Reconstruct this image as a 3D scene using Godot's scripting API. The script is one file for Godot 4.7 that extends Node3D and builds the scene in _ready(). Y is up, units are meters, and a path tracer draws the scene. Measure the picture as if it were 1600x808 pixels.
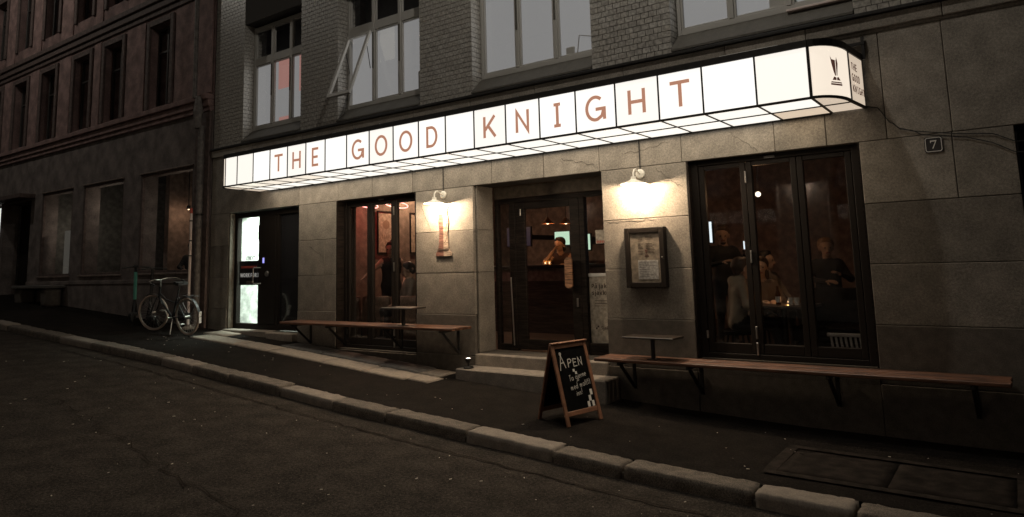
extends Node3D

# ---------------------------------------------------------------- mesh builder
class MB:
	var v := PackedVector3Array()
	var n := PackedVector3Array()
	var c := PackedColorArray()
	func tri(a: Vector3, b: Vector3, d: Vector3, o: Vector3) -> void:
		var m := (d - a).cross(b - a)
		if m.length_squared() < 1e-16:
			return
		m = m.normalized()
		if m.dot(o) < 0.0:
			m = -m
			v.append_array(PackedVector3Array([a, d, b]))
		else:
			v.append_array(PackedVector3Array([a, b, d]))
		n.append_array(PackedVector3Array([m, m, m]))
	func quad(a: Vector3, b: Vector3, d: Vector3, e: Vector3, o: Vector3) -> void:
		tri(a, b, d, o)
		tri(a, d, e, o)
	func trin(a: Vector3, b: Vector3, d: Vector3, na: Vector3, nb: Vector3, nd: Vector3) -> void:
		var m := (d - a).cross(b - a)
		if m.length_squared() < 1e-18:
			return
		if m.dot(na + nb + nd) < 0.0:
			v.append_array(PackedVector3Array([a, d, b]))
			n.append_array(PackedVector3Array([na, nd, nb]))
		else:
			v.append_array(PackedVector3Array([a, b, d]))
			n.append_array(PackedVector3Array([na, nb, nd]))
	func box(lo: Vector3, hi: Vector3, bevel := 0.0) -> void:
		cbox((lo + hi) * 0.5, hi - lo, bevel)
	func cbox(at: Vector3, size: Vector3, b := 0.0, basis := Basis.IDENTITY) -> void:
		var h := size * 0.5
		b = minf(b, minf(h.x, minf(h.y, h.z)) * 0.9)
		for ax in 3:
			var u := (ax + 1) % 3
			var w := (ax + 2) % 3
			for s in [-1.0, 1.0]:
				var q: Array[Vector3] = []
				for k in [[-1, -1], [1, -1], [1, 1], [-1, 1]]:
					var p := Vector3.ZERO
					p[ax] = s * h[ax]
					p[u] = k[0] * (h[u] - b)
					p[w] = k[1] * (h[w] - b)
					q.append(at + basis * p)
				var o := Vector3.ZERO
				o[ax] = s
				quad(q[0], q[1], q[2], q[3], basis * o)
			if b > 0.0:
				for su in [-1.0, 1.0]:
					for sw in [-1.0, 1.0]:
						var q2: Array[Vector3] = []
						for k in [[0, -1], [0, 1], [1, 1], [1, -1]]:
							var p := Vector3.ZERO
							p[ax] = k[1] * (h[ax] - b)
							p[u] = su * (h[u] if k[0] == 0 else h[u] - b)
							p[w] = sw * (h[w] if k[0] == 1 else h[w] - b)
							q2.append(at + basis * p)
						var o := Vector3.ZERO
						o[u] = su
						o[w] = sw
						quad(q2[0], q2[1], q2[2], q2[3], basis * o)
		if b > 0.0:
			for sx in [-1.0, 1.0]:
				for sy in [-1.0, 1.0]:
					for sz in [-1.0, 1.0]:
						var s := Vector3(sx, sy, sz)
						tri(at + basis * (s * Vector3(h.x, h.y - b, h.z - b)), at + basis * (s * Vector3(h.x - b, h.y, h.z - b)), at + basis * (s * Vector3(h.x - b, h.y - b, h.z)), basis * s)
	func bar(a: Vector3, b: Vector3, w: float, t: float, bevel := 0.0, up := Vector3.UP) -> void:
		var x := (b - a).normalized()
		if absf(x.dot(up)) > 0.98:
			up = Vector3.BACK
		var z := x.cross(up).normalized()
		var y := z.cross(x)
		cbox((a + b) * 0.5, Vector3(a.distance_to(b), w, t), bevel, Basis(x, y, z))
	func tube(pts: Array, r: float, sides := 8, r_end := -1.0, caps := true, closed := false) -> void:
		if r_end < 0.0:
			r_end = r
		var cnt := pts.size()
		var rings: Array = []
		var norms: Array = []
		var side := Vector3.ZERO
		for i in cnt:
			var p: Vector3 = pts[i]
			var a: Vector3 = pts[(i - 1 + cnt) % cnt] if closed else pts[maxi(i - 1, 0)]
			var b: Vector3 = pts[(i + 1) % cnt] if closed else pts[mini(i + 1, cnt - 1)]
			var t := (b - a).normalized()
			if side == Vector3.ZERO:
				side = t.cross(Vector3.UP if absf(t.y) < 0.9 else Vector3.RIGHT).normalized()
			else:
				side = (side - t * side.dot(t)).normalized()
			var w := t.cross(side)
			var rr := lerpf(r, r_end, float(i) / maxf(1.0, cnt - 1))
			var ring := PackedVector3Array()
			var nn := PackedVector3Array()
			for k in sides:
				var d := side * cos(TAU * k / sides) + w * sin(TAU * k / sides)
				ring.append(p + d * rr)
				nn.append(d)
			rings.append(ring)
			norms.append(nn)
		for i in (cnt if closed else cnt - 1):
			var j := (i + 1) % cnt
			for k in sides:
				var l := (k + 1) % sides
				trin(rings[i][k], rings[j][k], rings[j][l], norms[i][k], norms[j][k], norms[j][l])
				trin(rings[i][k], rings[j][l], rings[i][l], norms[i][k], norms[j][l], norms[i][l])
		if caps and not closed:
			for e in [0, cnt - 1]:
				var o: Vector3 = (pts[0] - pts[1]) if e == 0 else (pts[cnt - 1] - pts[cnt - 2])
				for k in range(1, sides - 1):
					tri(rings[e][0], rings[e][k], rings[e][k + 1], o)
	func lathe(prof: Array, at := Vector3.ZERO, segs := 20, basis := Basis.IDENTITY) -> void:
		# prof: Vector2(radius, height) from one end to the other
		for i in prof.size() - 1:
			var p: Vector2 = prof[i]
			var q: Vector2 = prof[i + 1]
			var t := (q - p)
			if t.length() < 1e-6:
				continue
			var nn := Vector2(t.y, -t.x).normalized()
			for k in segs:
				var a := TAU * k / segs
				var b := TAU * (k + 1) / segs
				var da := Vector3(cos(a), 0, sin(a))
				var db := Vector3(cos(b), 0, sin(b))
				var n1 := basis * (da * nn.x + Vector3.UP * nn.y)
				var n2 := basis * (db * nn.x + Vector3.UP * nn.y)
				var p1 := at + basis * (da * p.x + Vector3.UP * p.y)
				var p2 := at + basis * (db * p.x + Vector3.UP * p.y)
				var q1 := at + basis * (da * q.x + Vector3.UP * q.y)
				var q2 := at + basis * (db * q.x + Vector3.UP * q.y)
				trin(p1, q1, q2, n1, n1, n2)
				trin(p1, q2, p2, n1, n2, n2)
	func prism(poly: PackedVector2Array, z0: float, z1: float, xf := Transform3D.IDENTITY) -> void:
		var idx := Geometry2D.triangulate_polygon(poly)
		for i in range(0, idx.size(), 3):
			for z in [z0, z1]:
				var q: Array[Vector3] = []
				for k in 3:
					var p := poly[idx[i + k]]
					q.append(xf * Vector3(p.x, p.y, z))
				tri(q[0], q[1], q[2], xf.basis * Vector3(0, 0, 1.0 if z == maxf(z0, z1) else -1.0))
		var cw := Geometry2D.is_polygon_clockwise(poly)
		for i in poly.size():
			var a := poly[i]
			var b := poly[(i + 1) % poly.size()]
			var o := Vector2(b.y - a.y, a.x - b.x) * (-1.0 if cw else 1.0)
			quad(xf * Vector3(a.x, a.y, z0), xf * Vector3(b.x, b.y, z0), xf * Vector3(b.x, b.y, z1), xf * Vector3(a.x, a.y, z1), xf.basis * Vector3(o.x, o.y, 0))
	func stroke(line: Array, w: float, z0: float, z1: float, xf := Transform3D.IDENTITY) -> void:
		# a mitred flat stroke of width w along a polyline
		var cnt := line.size()
		var closed: bool = (line[0] as Vector2).distance_to(line[cnt - 1]) < 1e-4 and cnt > 3
		if closed:
			cnt -= 1
		var l: Array[Vector2] = []
		var r: Array[Vector2] = []
		for i in cnt:
			var p: Vector2 = line[i]
			var d1 := Vector2.ZERO
			var d2 := Vector2.ZERO
			if closed or i > 0:
				d1 = (p - (line[(i - 1 + cnt) % cnt] as Vector2)).normalized()
			if closed or i < cnt - 1:
				d2 = ((line[(i + 1) % cnt] as Vector2) - p).normalized()
			if d1 == Vector2.ZERO:
				d1 = d2
			if d2 == Vector2.ZERO:
				d2 = d1
			var m := (d1.orthogonal() + d2.orthogonal())
			m = m.normalized() if m.length() > 0.05 else d1.orthogonal()
			var s := w * 0.5 / maxf(0.35, m.dot(d1.orthogonal()))
			l.append(p + m * s)
			r.append(p - m * s)
		for i in (cnt if closed else cnt - 1):
			var j := (i + 1) % cnt
			quad(xf * Vector3(l[i].x, l[i].y, z1), xf * Vector3(l[j].x, l[j].y, z1), xf * Vector3(r[j].x, r[j].y, z1), xf * Vector3(r[i].x, r[i].y, z1), xf.basis * Vector3(0, 0, 1))
			var o := xf.basis * Vector3(l[i].x - r[i].x, l[i].y - r[i].y, 0)
			quad(xf * Vector3(l[i].x, l[i].y, z0), xf * Vector3(l[j].x, l[j].y, z0), xf * Vector3(l[j].x, l[j].y, z1), xf * Vector3(l[i].x, l[i].y, z1), o)
			quad(xf * Vector3(r[i].x, r[i].y, z0), xf * Vector3(r[j].x, r[j].y, z0), xf * Vector3(r[j].x, r[j].y, z1), xf * Vector3(r[i].x, r[i].y, z1), -o)
	func rock(size: Vector3, r: float, div: Vector3i, amp: float, sd: int, freq := 6.0) -> void:
		# a box with rounded, uneven faces
		var nz := FastNoiseLite.new()
		nz.seed = sd
		nz.frequency = freq * 0.35
		nz.fractal_octaves = 3
		var h := size * 0.5
		var start := v.size()
		for ax in 3:
			var u := (ax + 1) % 3
			var w := (ax + 2) % 3
			for s in [-1.0, 1.0]:
				var g: Array = []
				for i in div[u] + 1:
					var row := PackedVector3Array()
					for j in div[w] + 1:
						var p := Vector3.ZERO
						p[ax] = s * h[ax]
						p[u] = (2.0 * i / div[u] - 1.0) * h[u]
						p[w] = (2.0 * j / div[w] - 1.0) * h[w]
						var inn := p.clamp(-h + Vector3.ONE * r, h - Vector3.ONE * r)
						var d := (p - inn).normalized()
						p = inn + d * r
						p += d * (nz.get_noise_3dv(p * 3.0 + Vector3(sd, 0, 0)) * amp)
						row.append(p)
					g.append(row)
				var o := Vector3.ZERO
				o[ax] = s
				for i in div[u]:
					for j in div[w]:
						quad(g[i][j], g[i + 1][j], g[i + 1][j + 1], g[i][j + 1], o)
		smooth(start)
	func smooth(start := 0) -> void:
		var acc := {}
		for i in range(start, v.size()):
			var k := Vector3i((v[i] * 4000.0).round())
			acc[k] = acc.get(k, Vector3.ZERO) + n[i]
		for i in range(start, v.size()):
			var k := Vector3i((v[i] * 4000.0).round())
			n[i] = (acc[k] as Vector3).normalized()
	func mesh() -> ArrayMesh:
		var a := []
		a.resize(Mesh.ARRAY_MAX)
		a[Mesh.ARRAY_VERTEX] = v
		a[Mesh.ARRAY_NORMAL] = n
		if c.size() == v.size() and c.size() > 0:
			a[Mesh.ARRAY_COLOR] = c
		var m := ArrayMesh.new()
		m.add_surface_from_arrays(Mesh.PRIMITIVE_TRIANGLES, a)
		return m

# ---------------------------------------------------------------- nodes
var taken := {}
var rng := RandomNumberGenerator.new()
var M := {}
var T := {}

func numbered(called: String) -> String:
	taken[called] = taken.get(called, -1) + 1
	return called if taken[called] == 0 else "%s_%03d" % [called, taken[called]]

func meta(o: Node3D, label: String, category := "", group := "", kind := "") -> Node3D:
	if label:
		o.set_meta("label", label)
	if category:
		o.set_meta("category", category)
	if group:
		o.set_meta("group", group)
	if kind:
		o.set_meta("kind", kind)
	return o

func thing(called: String, at: Vector3, label: String, category: String, group := "") -> Node3D:
	var o := Node3D.new()
	o.name = numbered(called)
	add_child(o)
	o.position = at
	meta(o, label, category, group)
	return o

func put(parent: Node3D, called: String, mesh: Mesh, m: Material, at := Vector3.ZERO) -> MeshInstance3D:
	var o := MeshInstance3D.new()
	o.name = numbered(called) if parent == self else called
	o.mesh = mesh
	o.material_override = m
	o.position = at
	parent.add_child(o, true)
	return o

func group_node(parent: Node3D, called: String, at := Vector3.ZERO) -> Node3D:
	var o := Node3D.new()
	o.name = called
	parent.add_child(o, true)
	o.position = at
	return o

var boxes := {}
func block(parent: Node3D, called: String, lo: Vector3, hi: Vector3, m: Material, bevel := 0.004) -> MeshInstance3D:
	var size := ((hi - lo) * 1000.0).round() / 1000.0
	var key := [size, bevel]
	if not boxes.has(key):
		var b := MB.new()
		b.cbox(Vector3.ZERO, size, bevel)
		boxes[key] = b.mesh()
	return put(parent, called, boxes[key], m, (lo + hi) * 0.5)

# ---------------------------------------------------------------- materials
func lin(r: float, g: float, b: float, a := 1.0) -> Color:
	var k := Color(r, g, b).linear_to_srgb()
	k.a = a
	return k

func noise_image(sd: int, size: int, f: Callable) -> Texture2D:
	var im := Image.create(size, size, true, Image.FORMAT_RGB8)
	var a := FastNoiseLite.new()
	a.seed = sd
	a.frequency = 6.0 / size
	a.fractal_octaves = 4
	var b := FastNoiseLite.new()
	b.seed = sd + 7
	b.frequency = 60.0 / size
	b.fractal_octaves = 2
	var ia := a.get_seamless_image(size, size)
	var ib := b.get_seamless_image(size, size)
	var r := RandomNumberGenerator.new()
	r.seed = sd
	for y in size:
		for x in size:
			var k: float = clampf(f.call(ia.get_pixel(x, y).r, ib.get_pixel(x, y).r, r.randf()), 0.0, 1.0)
			im.set_pixel(x, y, Color(k, k, k))
	im.generate_mipmaps()
	return ImageTexture.create_from_image(im)

func wood_image(sd: int, size: int) -> Texture2D:
	var im := Image.create(size, size, true, Image.FORMAT_RGB8)
	var a := FastNoiseLite.new()
	a.seed = sd
	a.frequency = 1.0
	a.fractal_octaves = 3
	for y in size:
		for x in size:
			# around a circle in x so that the grain repeats without a seam
			var w := TAU * x / size
			var k := a.get_noise_3d(cos(w) * 0.35, sin(w) * 0.35, y * 26.0 / size)
			var k2 := a.get_noise_3d(cos(w) * 1.1 + 9.0, sin(w) * 1.1, y * 110.0 / size)
			var g := clampf(0.72 + 0.45 * k + 0.25 * k2, 0.2, 1.0)
			im.set_pixel(x, y, Color(g, g, g))
	im.generate_mipmaps()
	return ImageTexture.create_from_image(im)

func mat(called: String, r: float, g: float, b: float, rough := 0.8, tex := "", scale := 1.0, bump := 0.0, metal := 0.0) -> StandardMaterial3D:
	var m := StandardMaterial3D.new()
	m.resource_name = called
	m.albedo_color = lin(r, g, b)
	m.roughness = rough
	m.metallic = metal
	if tex:
		m.albedo_texture = T[tex]
		m.uv1_triplanar = true
		m.uv1_world_triplanar = true
		m.uv1_scale = Vector3.ONE * scale
		if bump > 0.0:
			m.heightmap_enabled = true
			m.heightmap_texture = T[tex]
			m.heightmap_scale = bump
	M[called] = m
	return m

func glow(called: String, r: float, g: float, b: float, energy: float, base := 0.6) -> StandardMaterial3D:
	var m := StandardMaterial3D.new()
	m.resource_name = called
	m.albedo_color = lin(base, base, base)
	m.roughness = 0.4
	m.emission_enabled = true
	m.emission = lin(r, g, b)
	m.emission_energy_multiplier = energy
	M[called] = m
	return m

func pane_mat(called: String, alpha: float, tint := Color(0.9, 0.95, 0.92)) -> StandardMaterial3D:
	var m := StandardMaterial3D.new()
	m.resource_name = called
	m.transparency = BaseMaterial3D.TRANSPARENCY_ALPHA
	m.albedo_color = Color(tint.r, tint.g, tint.b, alpha)
	m.roughness = 0.0
	M[called] = m
	return m

func make_materials() -> void:
	T.stone = noise_image(11, 512, func(a, b, r): return 0.80 + 0.17 * (a - 0.5) + 0.17 * (b - 0.5) + 0.24 * (r - 0.5))
	T.asphalt = noise_image(23, 512, func(a, b, r): return 0.46 + 0.18 * (a - 0.5) + 0.26 * (b - 0.5) + 0.36 * (r - 0.5) + (0.5 if r > 0.985 else 0.0))
	T.plaster = noise_image(37, 512, func(a, b, r): return 0.78 + 0.30 * (a - 0.5) + 0.16 * (b - 0.5) + 0.10 * (r - 0.5))
	T.grime = noise_image(41, 512, func(a, b, r): return 0.74 + 0.42 * (a - 0.5) + 0.2 * (b - 0.5) + 0.08 * (r - 0.5))
	T.wood = wood_image(5, 512)
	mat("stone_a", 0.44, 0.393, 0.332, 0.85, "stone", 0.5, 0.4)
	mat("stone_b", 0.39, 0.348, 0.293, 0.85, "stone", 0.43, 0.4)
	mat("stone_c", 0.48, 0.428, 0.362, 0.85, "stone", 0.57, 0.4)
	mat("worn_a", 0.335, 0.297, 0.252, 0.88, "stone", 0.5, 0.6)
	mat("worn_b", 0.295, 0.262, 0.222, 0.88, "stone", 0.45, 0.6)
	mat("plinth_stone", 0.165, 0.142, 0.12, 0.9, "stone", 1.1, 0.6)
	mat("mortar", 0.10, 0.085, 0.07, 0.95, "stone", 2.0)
	mat("dark_mortar", 0.06, 0.053, 0.046, 0.95)
	mat("granite", 0.62, 0.52, 0.42, 0.9, "asphalt", 0.9, 0.6)
	mat("granite_dark", 0.35, 0.30, 0.25, 0.9, "stone", 0.8, 0.4)
	mat("flag_light", 0.38, 0.32, 0.26, 0.85, "stone", 1.7, 0.3)
	mat("flag_blue", 0.20, 0.185, 0.17, 0.8, "stone", 1.5, 0.3)
	mat("asphalt", 0.20, 0.168, 0.140, 0.95, "asphalt", 0.42, 0.8).metallic_specular = 0.2
	mat("pavement_asphalt", 0.060, 0.048, 0.040, 0.95, "asphalt", 0.5, 0.6).metallic_specular = 0.2
	mat("hatch_slab", 0.040, 0.032, 0.027, 0.95, "grime", 0.8, 0.3).metallic_specular = 0.2
	mat("hatch_border", 0.047, 0.038, 0.032, 0.95, "grime", 1.1, 0.3).metallic_specular = 0.2
	mat("seam", 0.026, 0.021, 0.018, 0.95).metallic_specular = 0.1
	mat("brick_a", 0.67, 0.63, 0.565, 0.35, "plaster", 3.1)
	mat("brick_b", 0.62, 0.585, 0.53, 0.35, "plaster", 2.7)
	mat("brick_c", 0.73, 0.695, 0.635, 0.35, "plaster", 3.5)
	mat("window_paint", 0.44, 0.425, 0.395, 0.5)
	mat("sill_stone", 0.17, 0.155, 0.13, 0.8, "stone", 1.2, 0.3)
	mat("black_frame", 0.017, 0.0135, 0.0115, 0.55).metallic_specular = 0.25
	mat("entrance_wood", 0.028, 0.020, 0.016, 0.55, "wood", 1.4).metallic_specular = 0.25
	mat("lintel_wood", 0.20, 0.165, 0.125, 0.6, "plaster", 1.3)
	mat("sign_metal", 0.028, 0.024, 0.021, 0.5, "plaster", 2.0)
	mat("zinc", 0.30, 0.29, 0.28, 0.5, "grime", 1.0, 0.0, 0.6)
	mat("black_metal", 0.025, 0.023, 0.022, 0.45, "", 1.0, 0.0, 0.3)
	mat("steel", 0.55, 0.53, 0.5, 0.3, "", 1.0, 0.0, 1.0)
	mat("bench_wood", 0.26, 0.115, 0.062, 0.45, "wood", 1.0, 0.15)
	mat("bench_wood_b", 0.21, 0.092, 0.05, 0.45, "wood", 0.83, 0.15)
	mat("pine", 0.42, 0.20, 0.115, 0.55, "plaster", 1.6)
	mat("handle_wood", 0.55, 0.28, 0.15, 0.5, "wood", 2.0)
	mat("chalkboard", 0.009, 0.009, 0.009, 0.9, "grime", 1.5).metallic_specular = 0.15
	mat("chalk", 0.62, 0.60, 0.56, 0.95)
	mat("enamel", 0.72, 0.70, 0.64, 0.3)
	mat("plate_black", 0.01, 0.01, 0.012, 0.3)
	mat("plate_white", 0.78, 0.76, 0.72, 0.4)
	mat("paper", 0.50, 0.42, 0.33, 0.8, "plaster", 2.0)
	mat("white_paper", 0.85, 0.835, 0.81, 0.8, "plaster", 4.0)
	mat("ink", 0.06, 0.04, 0.03, 0.8)
	mat("cutout_red", 0.27, 0.12, 0.09, 0.6, "wood", 2.0)
	mat("cutout_tan", 0.66, 0.50, 0.385, 0.6, "wood", 2.0)
	mat("upper_plaster", 0.36, 0.235, 0.215, 0.9, "plaster", 0.35, 0.15)
	mat("panel_plaster", 0.44, 0.29, 0.265, 0.9, "plaster", 0.4, 0.15)
	mat("lower_plaster", 0.30, 0.25, 0.23, 0.9, "plaster", 0.35, 0.15)
	mat("dark_trim", 0.20, 0.145, 0.13, 0.8, "plaster", 1.2)
	mat("trim_light", 0.34, 0.26, 0.22, 0.7, "plaster", 1.2)
	mat("pipe_paint", 0.30, 0.265, 0.24, 0.6, "grime", 1.1)
	mat("dark_sash", 0.04, 0.035, 0.032, 0.5)
	mat("night_backing", 0.05, 0.048, 0.05, 0.9)  # dark colour stands for unlit rooms behind the panes
	mat("opposite_plaster", 0.33, 0.31, 0.285, 0.9, "plaster", 0.5, 0.5)
	mat("bar_wall", 0.38, 0.275, 0.22, 0.8, "plaster", 0.8)
	mat("counter_wood", 0.09, 0.062, 0.046, 0.5, "wood", 0.9)
	mat("bar_floor", 0.15, 0.09, 0.055, 0.6, "wood", 0.8)
	mat("bar_ceiling", 0.03, 0.027, 0.025, 0.9)
	mat("hall_wall", 0.80, 0.82, 0.78, 0.8, "plaster", 1.0)
	mat("leather", 0.014, 0.011, 0.010, 0.75, "plaster", 3.0).metallic_specular = 0.2
	mat("leather_light", 0.22, 0.155, 0.115, 0.5, "plaster", 3.0)
	mat("table_top", 0.05, 0.036, 0.028, 0.35, "wood", 1.2)
	mat("rubber", 0.02, 0.02, 0.02, 0.8)
	mat("tan_tyre", 0.36, 0.28, 0.23, 0.8)
	mat("bike_paint", 0.015, 0.015, 0.016, 0.5)
	mat("scooter_teal", 0.13, 0.42, 0.33, 0.4)
	mat("scooter_black", 0.02, 0.02, 0.02, 0.5)
	mat("pole_white", 0.70, 0.58, 0.53, 0.5)
	mat("pole_red", 0.55, 0.10, 0.07, 0.5)
	mat("flake", 0.55, 0.50, 0.43, 0.9)
	mat("hair_dark", 0.018, 0.013, 0.011, 0.6)
	mat("hair_brown", 0.06, 0.035, 0.022, 0.6)
	mat("amber_glass", 0.10, 0.035, 0.012, 0.15)
	mat("slat_paint", 0.32, 0.30, 0.28, 0.6)
	mat("hair_light", 0.20, 0.12, 0.06, 0.6)
	var f := mat("flesh_and_cloth", 1, 1, 1, 0.75)
	f.vertex_color_use_as_albedo = true
	pane_mat("pane", 0.01, Color(0.05, 0.05, 0.05))
	pane_mat("dark_pane", 0.30, Color(0.06, 0.06, 0.065))
	pane_mat("drink", 0.25, Color(0.9, 0.75, 0.5))

# ---------------------------------------------------------------- ground
const GX := [-90.0, -18.9, -15.77, -12.58, -10.67, -6.8, -2.4, -0.14, 10.0, 45.0]
const GY := [3.2, -0.80, -0.99, -1.15, -1.25, -1.54, -1.79, -1.82, -1.92, -2.2]
func gy(x: float) -> float:
	# the street climbs to the left; averaged so that it has no kinks
	var s := 0.0
	for d in [-0.8, -0.4, 0.0, 0.4, 0.8]:
		var q: float = x + d
		for i in GX.size() - 1:
			if q <= GX[i + 1] or i == GX.size() - 2:
				s += lerpf(GY[i], GY[i + 1], (q - GX[i]) / (GX[i + 1] - GX[i]))
				break
	return s / 5.0
func pave_y(x: float, z: float) -> float:
	return gy(x) - 0.02 * z
func road_y(x: float) -> float:
	return gy(x) - 0.148

func sheet(xs: Array, zs: Array, yf: Callable, nz: FastNoiseLite, amp: float) -> ArrayMesh:
	var b := MB.new()
	var g: Array = []
	for x in xs:
		var row := PackedVector3Array()
		for z in zs:
			row.append(Vector3(x, yf.call(x, z) + (nz.get_noise_2d(x * 10.0, z * 10.0) * amp), z))
		g.append(row)
	for i in xs.size() - 1:
		for j in zs.size() - 1:
			b.quad(g[i][j], g[i + 1][j], g[i + 1][j + 1], g[i][j + 1], Vector3.UP)
	b.smooth()
	return b.mesh()

func steps_of(a: float, b: float, s: float) -> Array:
	var o := []
	var k := maxi(1, roundi((b - a) / s))
	for i in k + 1:
		o.append(lerpf(a, b, float(i) / k))
	return o

func build_ground() -> void:
	var nz := FastNoiseLite.new()
	nz.seed = 3
	nz.frequency = 0.12
	var near := steps_of(-28.0, 3.0, 0.16)
	var xs: Array = steps_of(-90.0, -29.0, 3.0) + near + steps_of(4.0, 45.0, 3.0)
	var pv := put(self, "pavement", sheet(xs, steps_of(-0.35, 2.02, 0.16), func(x, z): return pave_y(x, z), nz, 0.007), M.pavement_asphalt)
	meta(pv, "dark asphalt pavement along the bar front", "pavement", "", "structure")
	var rd := put(self, "road", sheet(xs, steps_of(2.12, 10.0, 0.25), func(x, _z): return road_y(x), nz, 0.010), M.asphalt)
	meta(rd, "worn dark asphalt road sloping down to the right", "road", "", "structure")
	var fp := put(self, "far_pavement", sheet(xs, [9.9, 11.6], func(x, _z): return road_y(x) + 0.12, nz, 0.004), M.pavement_asphalt)
	meta(fp, "asphalt pavement across the street", "pavement", "", "structure")
	# kerb stones
	var kerb := Node3D.new()
	kerb.name = "kerb"
	add_child(kerb)
	meta(kerb, "rough granite kerb between pavement and road", "kerb", "", "structure")
	var joints := [-1.88, -3.02, -3.74, -4.80, -5.98, -6.87]
	var x := -6.87
	rng.seed = 8
	while x > -30.0:
		x -= rng.randf_range(0.8, 1.35)
		joints.append(x)
	joints.insert(0, -1.15)
	joints.insert(0, -0.1)
	joints.insert(0, 0.95)
	joints.insert(0, 2.0)
	var front := steps_of(0, 1, 1)
	front.clear()
	for i in joints.size() - 1:
		var a: float = joints[i + 1] + 0.011
		var b: float = joints[i] - 0.011
		var st := MB.new()
		var len := b - a
		var nearby := a > -16.0
		st.rock(Vector3(len, 0.26, 0.27), 0.014, Vector3i(maxi(4, int(len * (20 if nearby else 6))), 6, 7), 0.011, 100 + i, 9.0)
		var k := put(kerb, "kerb_stone", st.mesh(), M.granite if i % 3 else M.granite_dark)
		var mid := (a + b) * 0.5
		k.position = Vector3(mid, gy(mid) - 0.04 - 0.125 + rng.randf_range(-0.006, 0.008), 2.135 + rng.randf_range(-0.012, 0.012))
		k.rotation.z = atan2(gy(b) - gy(a), len)
		k.rotation.y = rng.randf_range(-0.008, 0.008)
	# mortar bed under the kerb so that joints are not holes
	var bed := MB.new()
	var bx := steps_of(-30.0, 2.0, 0.5)
	for i in bx.size() - 1:
		var p0: float = bx[i]
		var p1: float = bx[i + 1]
		bed.quad(Vector3(p0, gy(p0) - 0.10, 2.0), Vector3(p1, gy(p1) - 0.10, 2.0), Vector3(p1, gy(p1) - 0.10, 2.25), Vector3(p0, gy(p0) - 0.10, 2.25), Vector3.UP)
		bed.quad(Vector3(p0, gy(p0) - 0.10, 2.25), Vector3(p1, gy(p1) - 0.10, 2.25), Vector3(p1, gy(p1) - 0.2, 2.25), Vector3(p0, gy(p0) - 0.2, 2.25), Vector3.BACK)
	put(kerb, "joint_mortar", bed.mesh(), M.mortar)
	# seams and patches in the road
	rng.seed = 31
	var seam := func(pts: Array, w: float) -> ArrayMesh:
		var b := MB.new()
		for i in pts.size() - 1:
			var p: Vector2 = pts[i]
			var q: Vector2 = pts[i + 1]
			var d := (q - p).orthogonal().normalized() * w
			var d0 := d * rng.randf_range(0.5, 1.2)
			b.quad(Vector3(p.x - d0.x, road_y(p.x) + 0.011, p.y - d0.y), Vector3(q.x - d.x, road_y(q.x) + 0.011, q.y - d.y), Vector3(q.x + d.x, road_y(q.x) + 0.011, q.y + d.y), Vector3(p.x + d0.x, road_y(p.x) + 0.011, p.y + d0.y), Vector3.UP)
		return b.mesh()
	var wander := func(a: Vector2, b: Vector2, amp: float) -> Array:
		var o := []
		var k := int(a.distance_to(b) / 0.12)
		for i in k + 1:
			var p := a.lerp(b, float(i) / k)
			o.append(p + Vector2(nz.get_noise_2d(p.x * 40.0, 3.0), nz.get_noise_2d(p.x * 40.0, 90.0)) * amp)
		return o
	for s in [[Vector2(-13.5, 2.62), Vector2(-0.5, 2.66), 0.05, 0.010], [Vector2(-9.8, 4.15), Vector2(-4.2, 4.85), 0.22, 0.006]]:
		put(rd, "tar_seam", seam.call(wander.call(s[0], s[1], s[2]), s[3]), M.seam)
	# flagstones along the wall by the left door
	rng.seed = 12
	for row in [[0.50, 0.93, "flag_light", -12.45, -7.0], [0.06, 0.485, "flag_blue", -10.35, -7.15]]:
		var fx: float = row[3]
		while fx < row[4] - 0.3:
			var fl := rng.randf_range(0.9, 1.5)
			var fe := minf(fx + fl, row[4])
			var b := MB.new()
			b.rock(Vector3(fe - fx - 0.014, 0.06, row[1] - row[0] - 0.012), 0.012, Vector3i(10, 2, 6), 0.008, int(fx * 31), 4.0)
			var k := put(pv, "flagstone", b.mesh(), M[row[2]])
			k.position = Vector3((fx + fe) * 0.5, pave_y((fx + fe) * 0.5, (row[0] + row[1]) * 0.5) - 0.012 + rng.randf_range(0, 0.006), (row[0] + row[1]) * 0.5)
			k.rotation.z = atan2(gy(fe) - gy(fx), fe - fx)
			fx = fe
	for f in [[-12.72, -12.05, 0.05, 0.485], [-7.0, -6.62, 0.52, 0.86], [-7.12, -6.75, 0.10, 0.49]]:
		var b := MB.new()
		b.rock(Vector3(f[1] - f[0], 0.06, f[3] - f[2]), 0.012, Vector3i(6, 2, 5), 0.008, int(f[0] * 17), 4.0)
		var k := put(pv, "flagstone", b.mesh(), M.flag_light)
		var fm: float = (f[0] + f[1]) * 0.5
		k.position = Vector3(fm, pave_y(fm, f[2]) - 0.012, (f[2] + f[3]) * 0.5)
		k.rotation.z = atan2(gy(f[1]) - gy(f[0]), f[1] - f[0])
	# cellar hatch slabs let into the pavement on the right
	for f in [[-1.868, -1.026], [-1.02, -0.192]]:
		var b := MB.new()
		b.rock(Vector3(f[1] - f[0], 0.05, 0.752), 0.006, Vector3i(10, 2, 10), 0.005, int(f[0] * 91), 4.0)
		var fm: float = (f[0] + f[1]) * 0.5
		var k := put(pv, "hatch_slab", b.mesh(), M.hatch_slab)
		k.position = Vector3(fm, pave_y(fm, 1.27) - 0.0145, 1.27)
		k.rotation.z = atan2(gy(f[1]) - gy(f[0]), f[1] - f[0])
	var rim := MB.new()
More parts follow.
